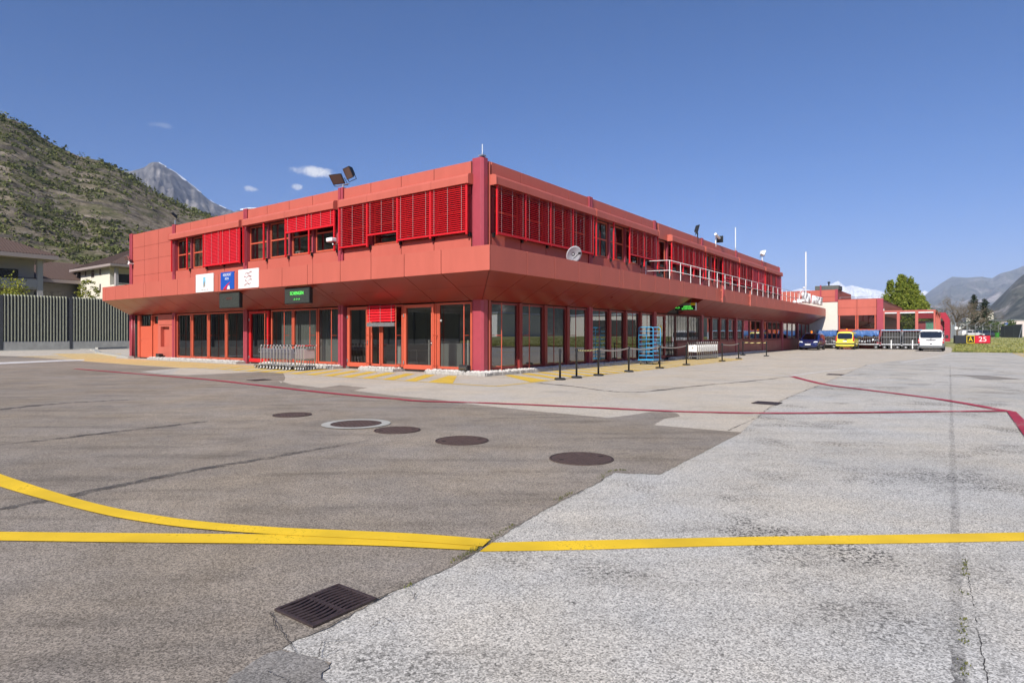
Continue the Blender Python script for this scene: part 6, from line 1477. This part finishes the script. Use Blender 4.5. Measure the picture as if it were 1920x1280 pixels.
def block(lab,x,Y,w_,h_,zb):
    p=at(x,600,Y); t=thing('apartment_block',lab,'building',(p.x,Y,zb),.3,'pale blocks at the foot of the wooded mountain'); a=MB(); a.box(-w_/2,w_/2,0,14,-12,h_); a.build('walls',cream,t); a=MB(); a.box(-w_/2-.6,w_/2+.6,-.6,14.6,h_,h_+.8); a.build('roof',tile,t)
    for k in range(max(1,int(h_/3.2))):
        a=MB()
        for i in range(int(w_/3.5)): a.box(-w_/2+1.2+i*3.5,-w_/2+2.9+i*3.5,-.08,.05,1+k*3.2,2.5+k*3.2)
        a.build('window_row',M['glassdark'],t)
for i,(x,Y,w_,h_,yb,lab) in enumerate(((1841,760,14,6.5,603,'pale apartment block left of three below the wooded slope'),(1850,800,10,8,599,'pale apartment block, middle and tallest below the wooded slope'),(1858,830,10,6.5,594,'pale apartment block right of three, highest up the slope'))):
    block(lab,x,Y,w_,h_,at(x,yb,Y).z)
# hangar across the airfield, outside the picture but mirrored in the long glass front
def hangar(u,v,w_,d_,h_,m,lab):
    t=thing('hangar',lab,'hangar',W(u,v,.3),BR+PI/2); a=MB(); a.box(0,w_,-d_,0,-.5,h_); a.build('walls',m,t); a=MB(); a.box(-.5,w_+.5,-d_,.4,h_,h_+.6); a.build('roof_edge',M['galv'],t)
    a=MB(); a.box(w_*.2,w_*.55,-.1,.12,0,h_*.8); a.build('hangar_door',M['dark'],t)
hangar(150,-175,60,30,8.5,M['white'],'white hangar across the airfield mirrored in the glass front')
hangar(190,-110,50,30,8.5,pale,'pale hangar farther across the airfield mirrored in the glass front')
# ---------------------------------------------------------------- air
hz=MB(); hz.box(-16500,16500,-6500,17500,-2.2,1560); hm_=bpy.data.materials.new('haze_air'); hm_.use_nodes=True; nt_=hm_.node_tree; nt_.nodes.clear()
o_=nt_.nodes.new('ShaderNodeOutputMaterial'); pv=nt_.nodes.new('ShaderNodeVolumePrincipled'); pv.inputs['Color'].default_value=(.66,.76,1,1); pv.inputs['Density'].default_value=8e-5; pv.inputs['Anisotropy'].default_value=-.15
nt_.links.new(pv.outputs[0],o_.inputs['Volume']); HZ=tag(hz.build('haze',hm_),kind='stuff')
# ---------------------------------------------------------------- small clouds in the sky, by direction
def cloud(x,y,wx,wy,dens,seed,prev):
    N=wt.nodes.new; L=wt.links.new
    c=Vector((x-960,F,HOR-y)).normalized(); rt=c.cross(Vector((0,0,1))).normalized(); up=rt.cross(c)
    tc=N('ShaderNodeTexCoord')
    def dot(v,k):
        n=N('ShaderNodeVectorMath'); n.operation='DOT_PRODUCT'; n.inputs[1].default_value=tuple(v/k); L(tc.outputs['Generated'],n.inputs[0]); return n.outputs['Value']
    def op(o,a,b):
        n=N('ShaderNodeMath'); n.operation=o
        for k,q in enumerate((a,b)):
            if isinstance(q,(int,float)): n.inputs[k].default_value=q
            else: L(q,n.inputs[k])
        return n.outputs[0]
    X=dot(rt,wx/F); Y=dot(up,wy/F); f=dot(c,1)
    nz=N('ShaderNodeTexNoise'); nz.inputs['Scale'].default_value=46; nz.inputs['Detail'].default_value=7; nz.inputs['Roughness'].default_value=.62; mp=N('ShaderNodeMapping'); mp.inputs['Location'].default_value=(seed,seed*.7,0); L(tc.outputs['Generated'],mp.inputs[0]); L(mp.outputs[0],nz.inputs[0])
    e=op('SUBTRACT',1.0,op('ADD',op('MULTIPLY',X,X),op('MULTIPLY',Y,Y)))
    s=op('ADD',e,op('MULTIPLY',op('SUBTRACT',nz.outputs[0],.5),2.6))
    r=N('ShaderNodeMapRange'); r.inputs[1].default_value=.25; r.inputs[2].default_value=1.15; r.inputs[4].default_value=dens; r.interpolation_type='SMOOTHSTEP'; L(s,r.inputs[0])
    k=op('MULTIPLY',op('MULTIPLY',r.outputs[0],op('GREATER_THAN',f,.5)),op('GREATER_THAN',e,-2.5))
    mx=N('ShaderNodeMix'); mx.data_type='RGBA'; mx.inputs[7].default_value=CLOUDC; L(k,mx.inputs[0]); L(prev,mx.inputs[6]); return mx.outputs[2]
CLOUDC=(6.2,6.3,6.6,1)
pv_=SKYC
for c in ((585,322,42,11,.95,3,),(468,354,16,7,.65,8),(556,350,14,7,.6,5),(300,235,22,6,.16,12)): pv_=cloud(*c,pv_)
wt.links.new(pv_,bg.inputs[0])
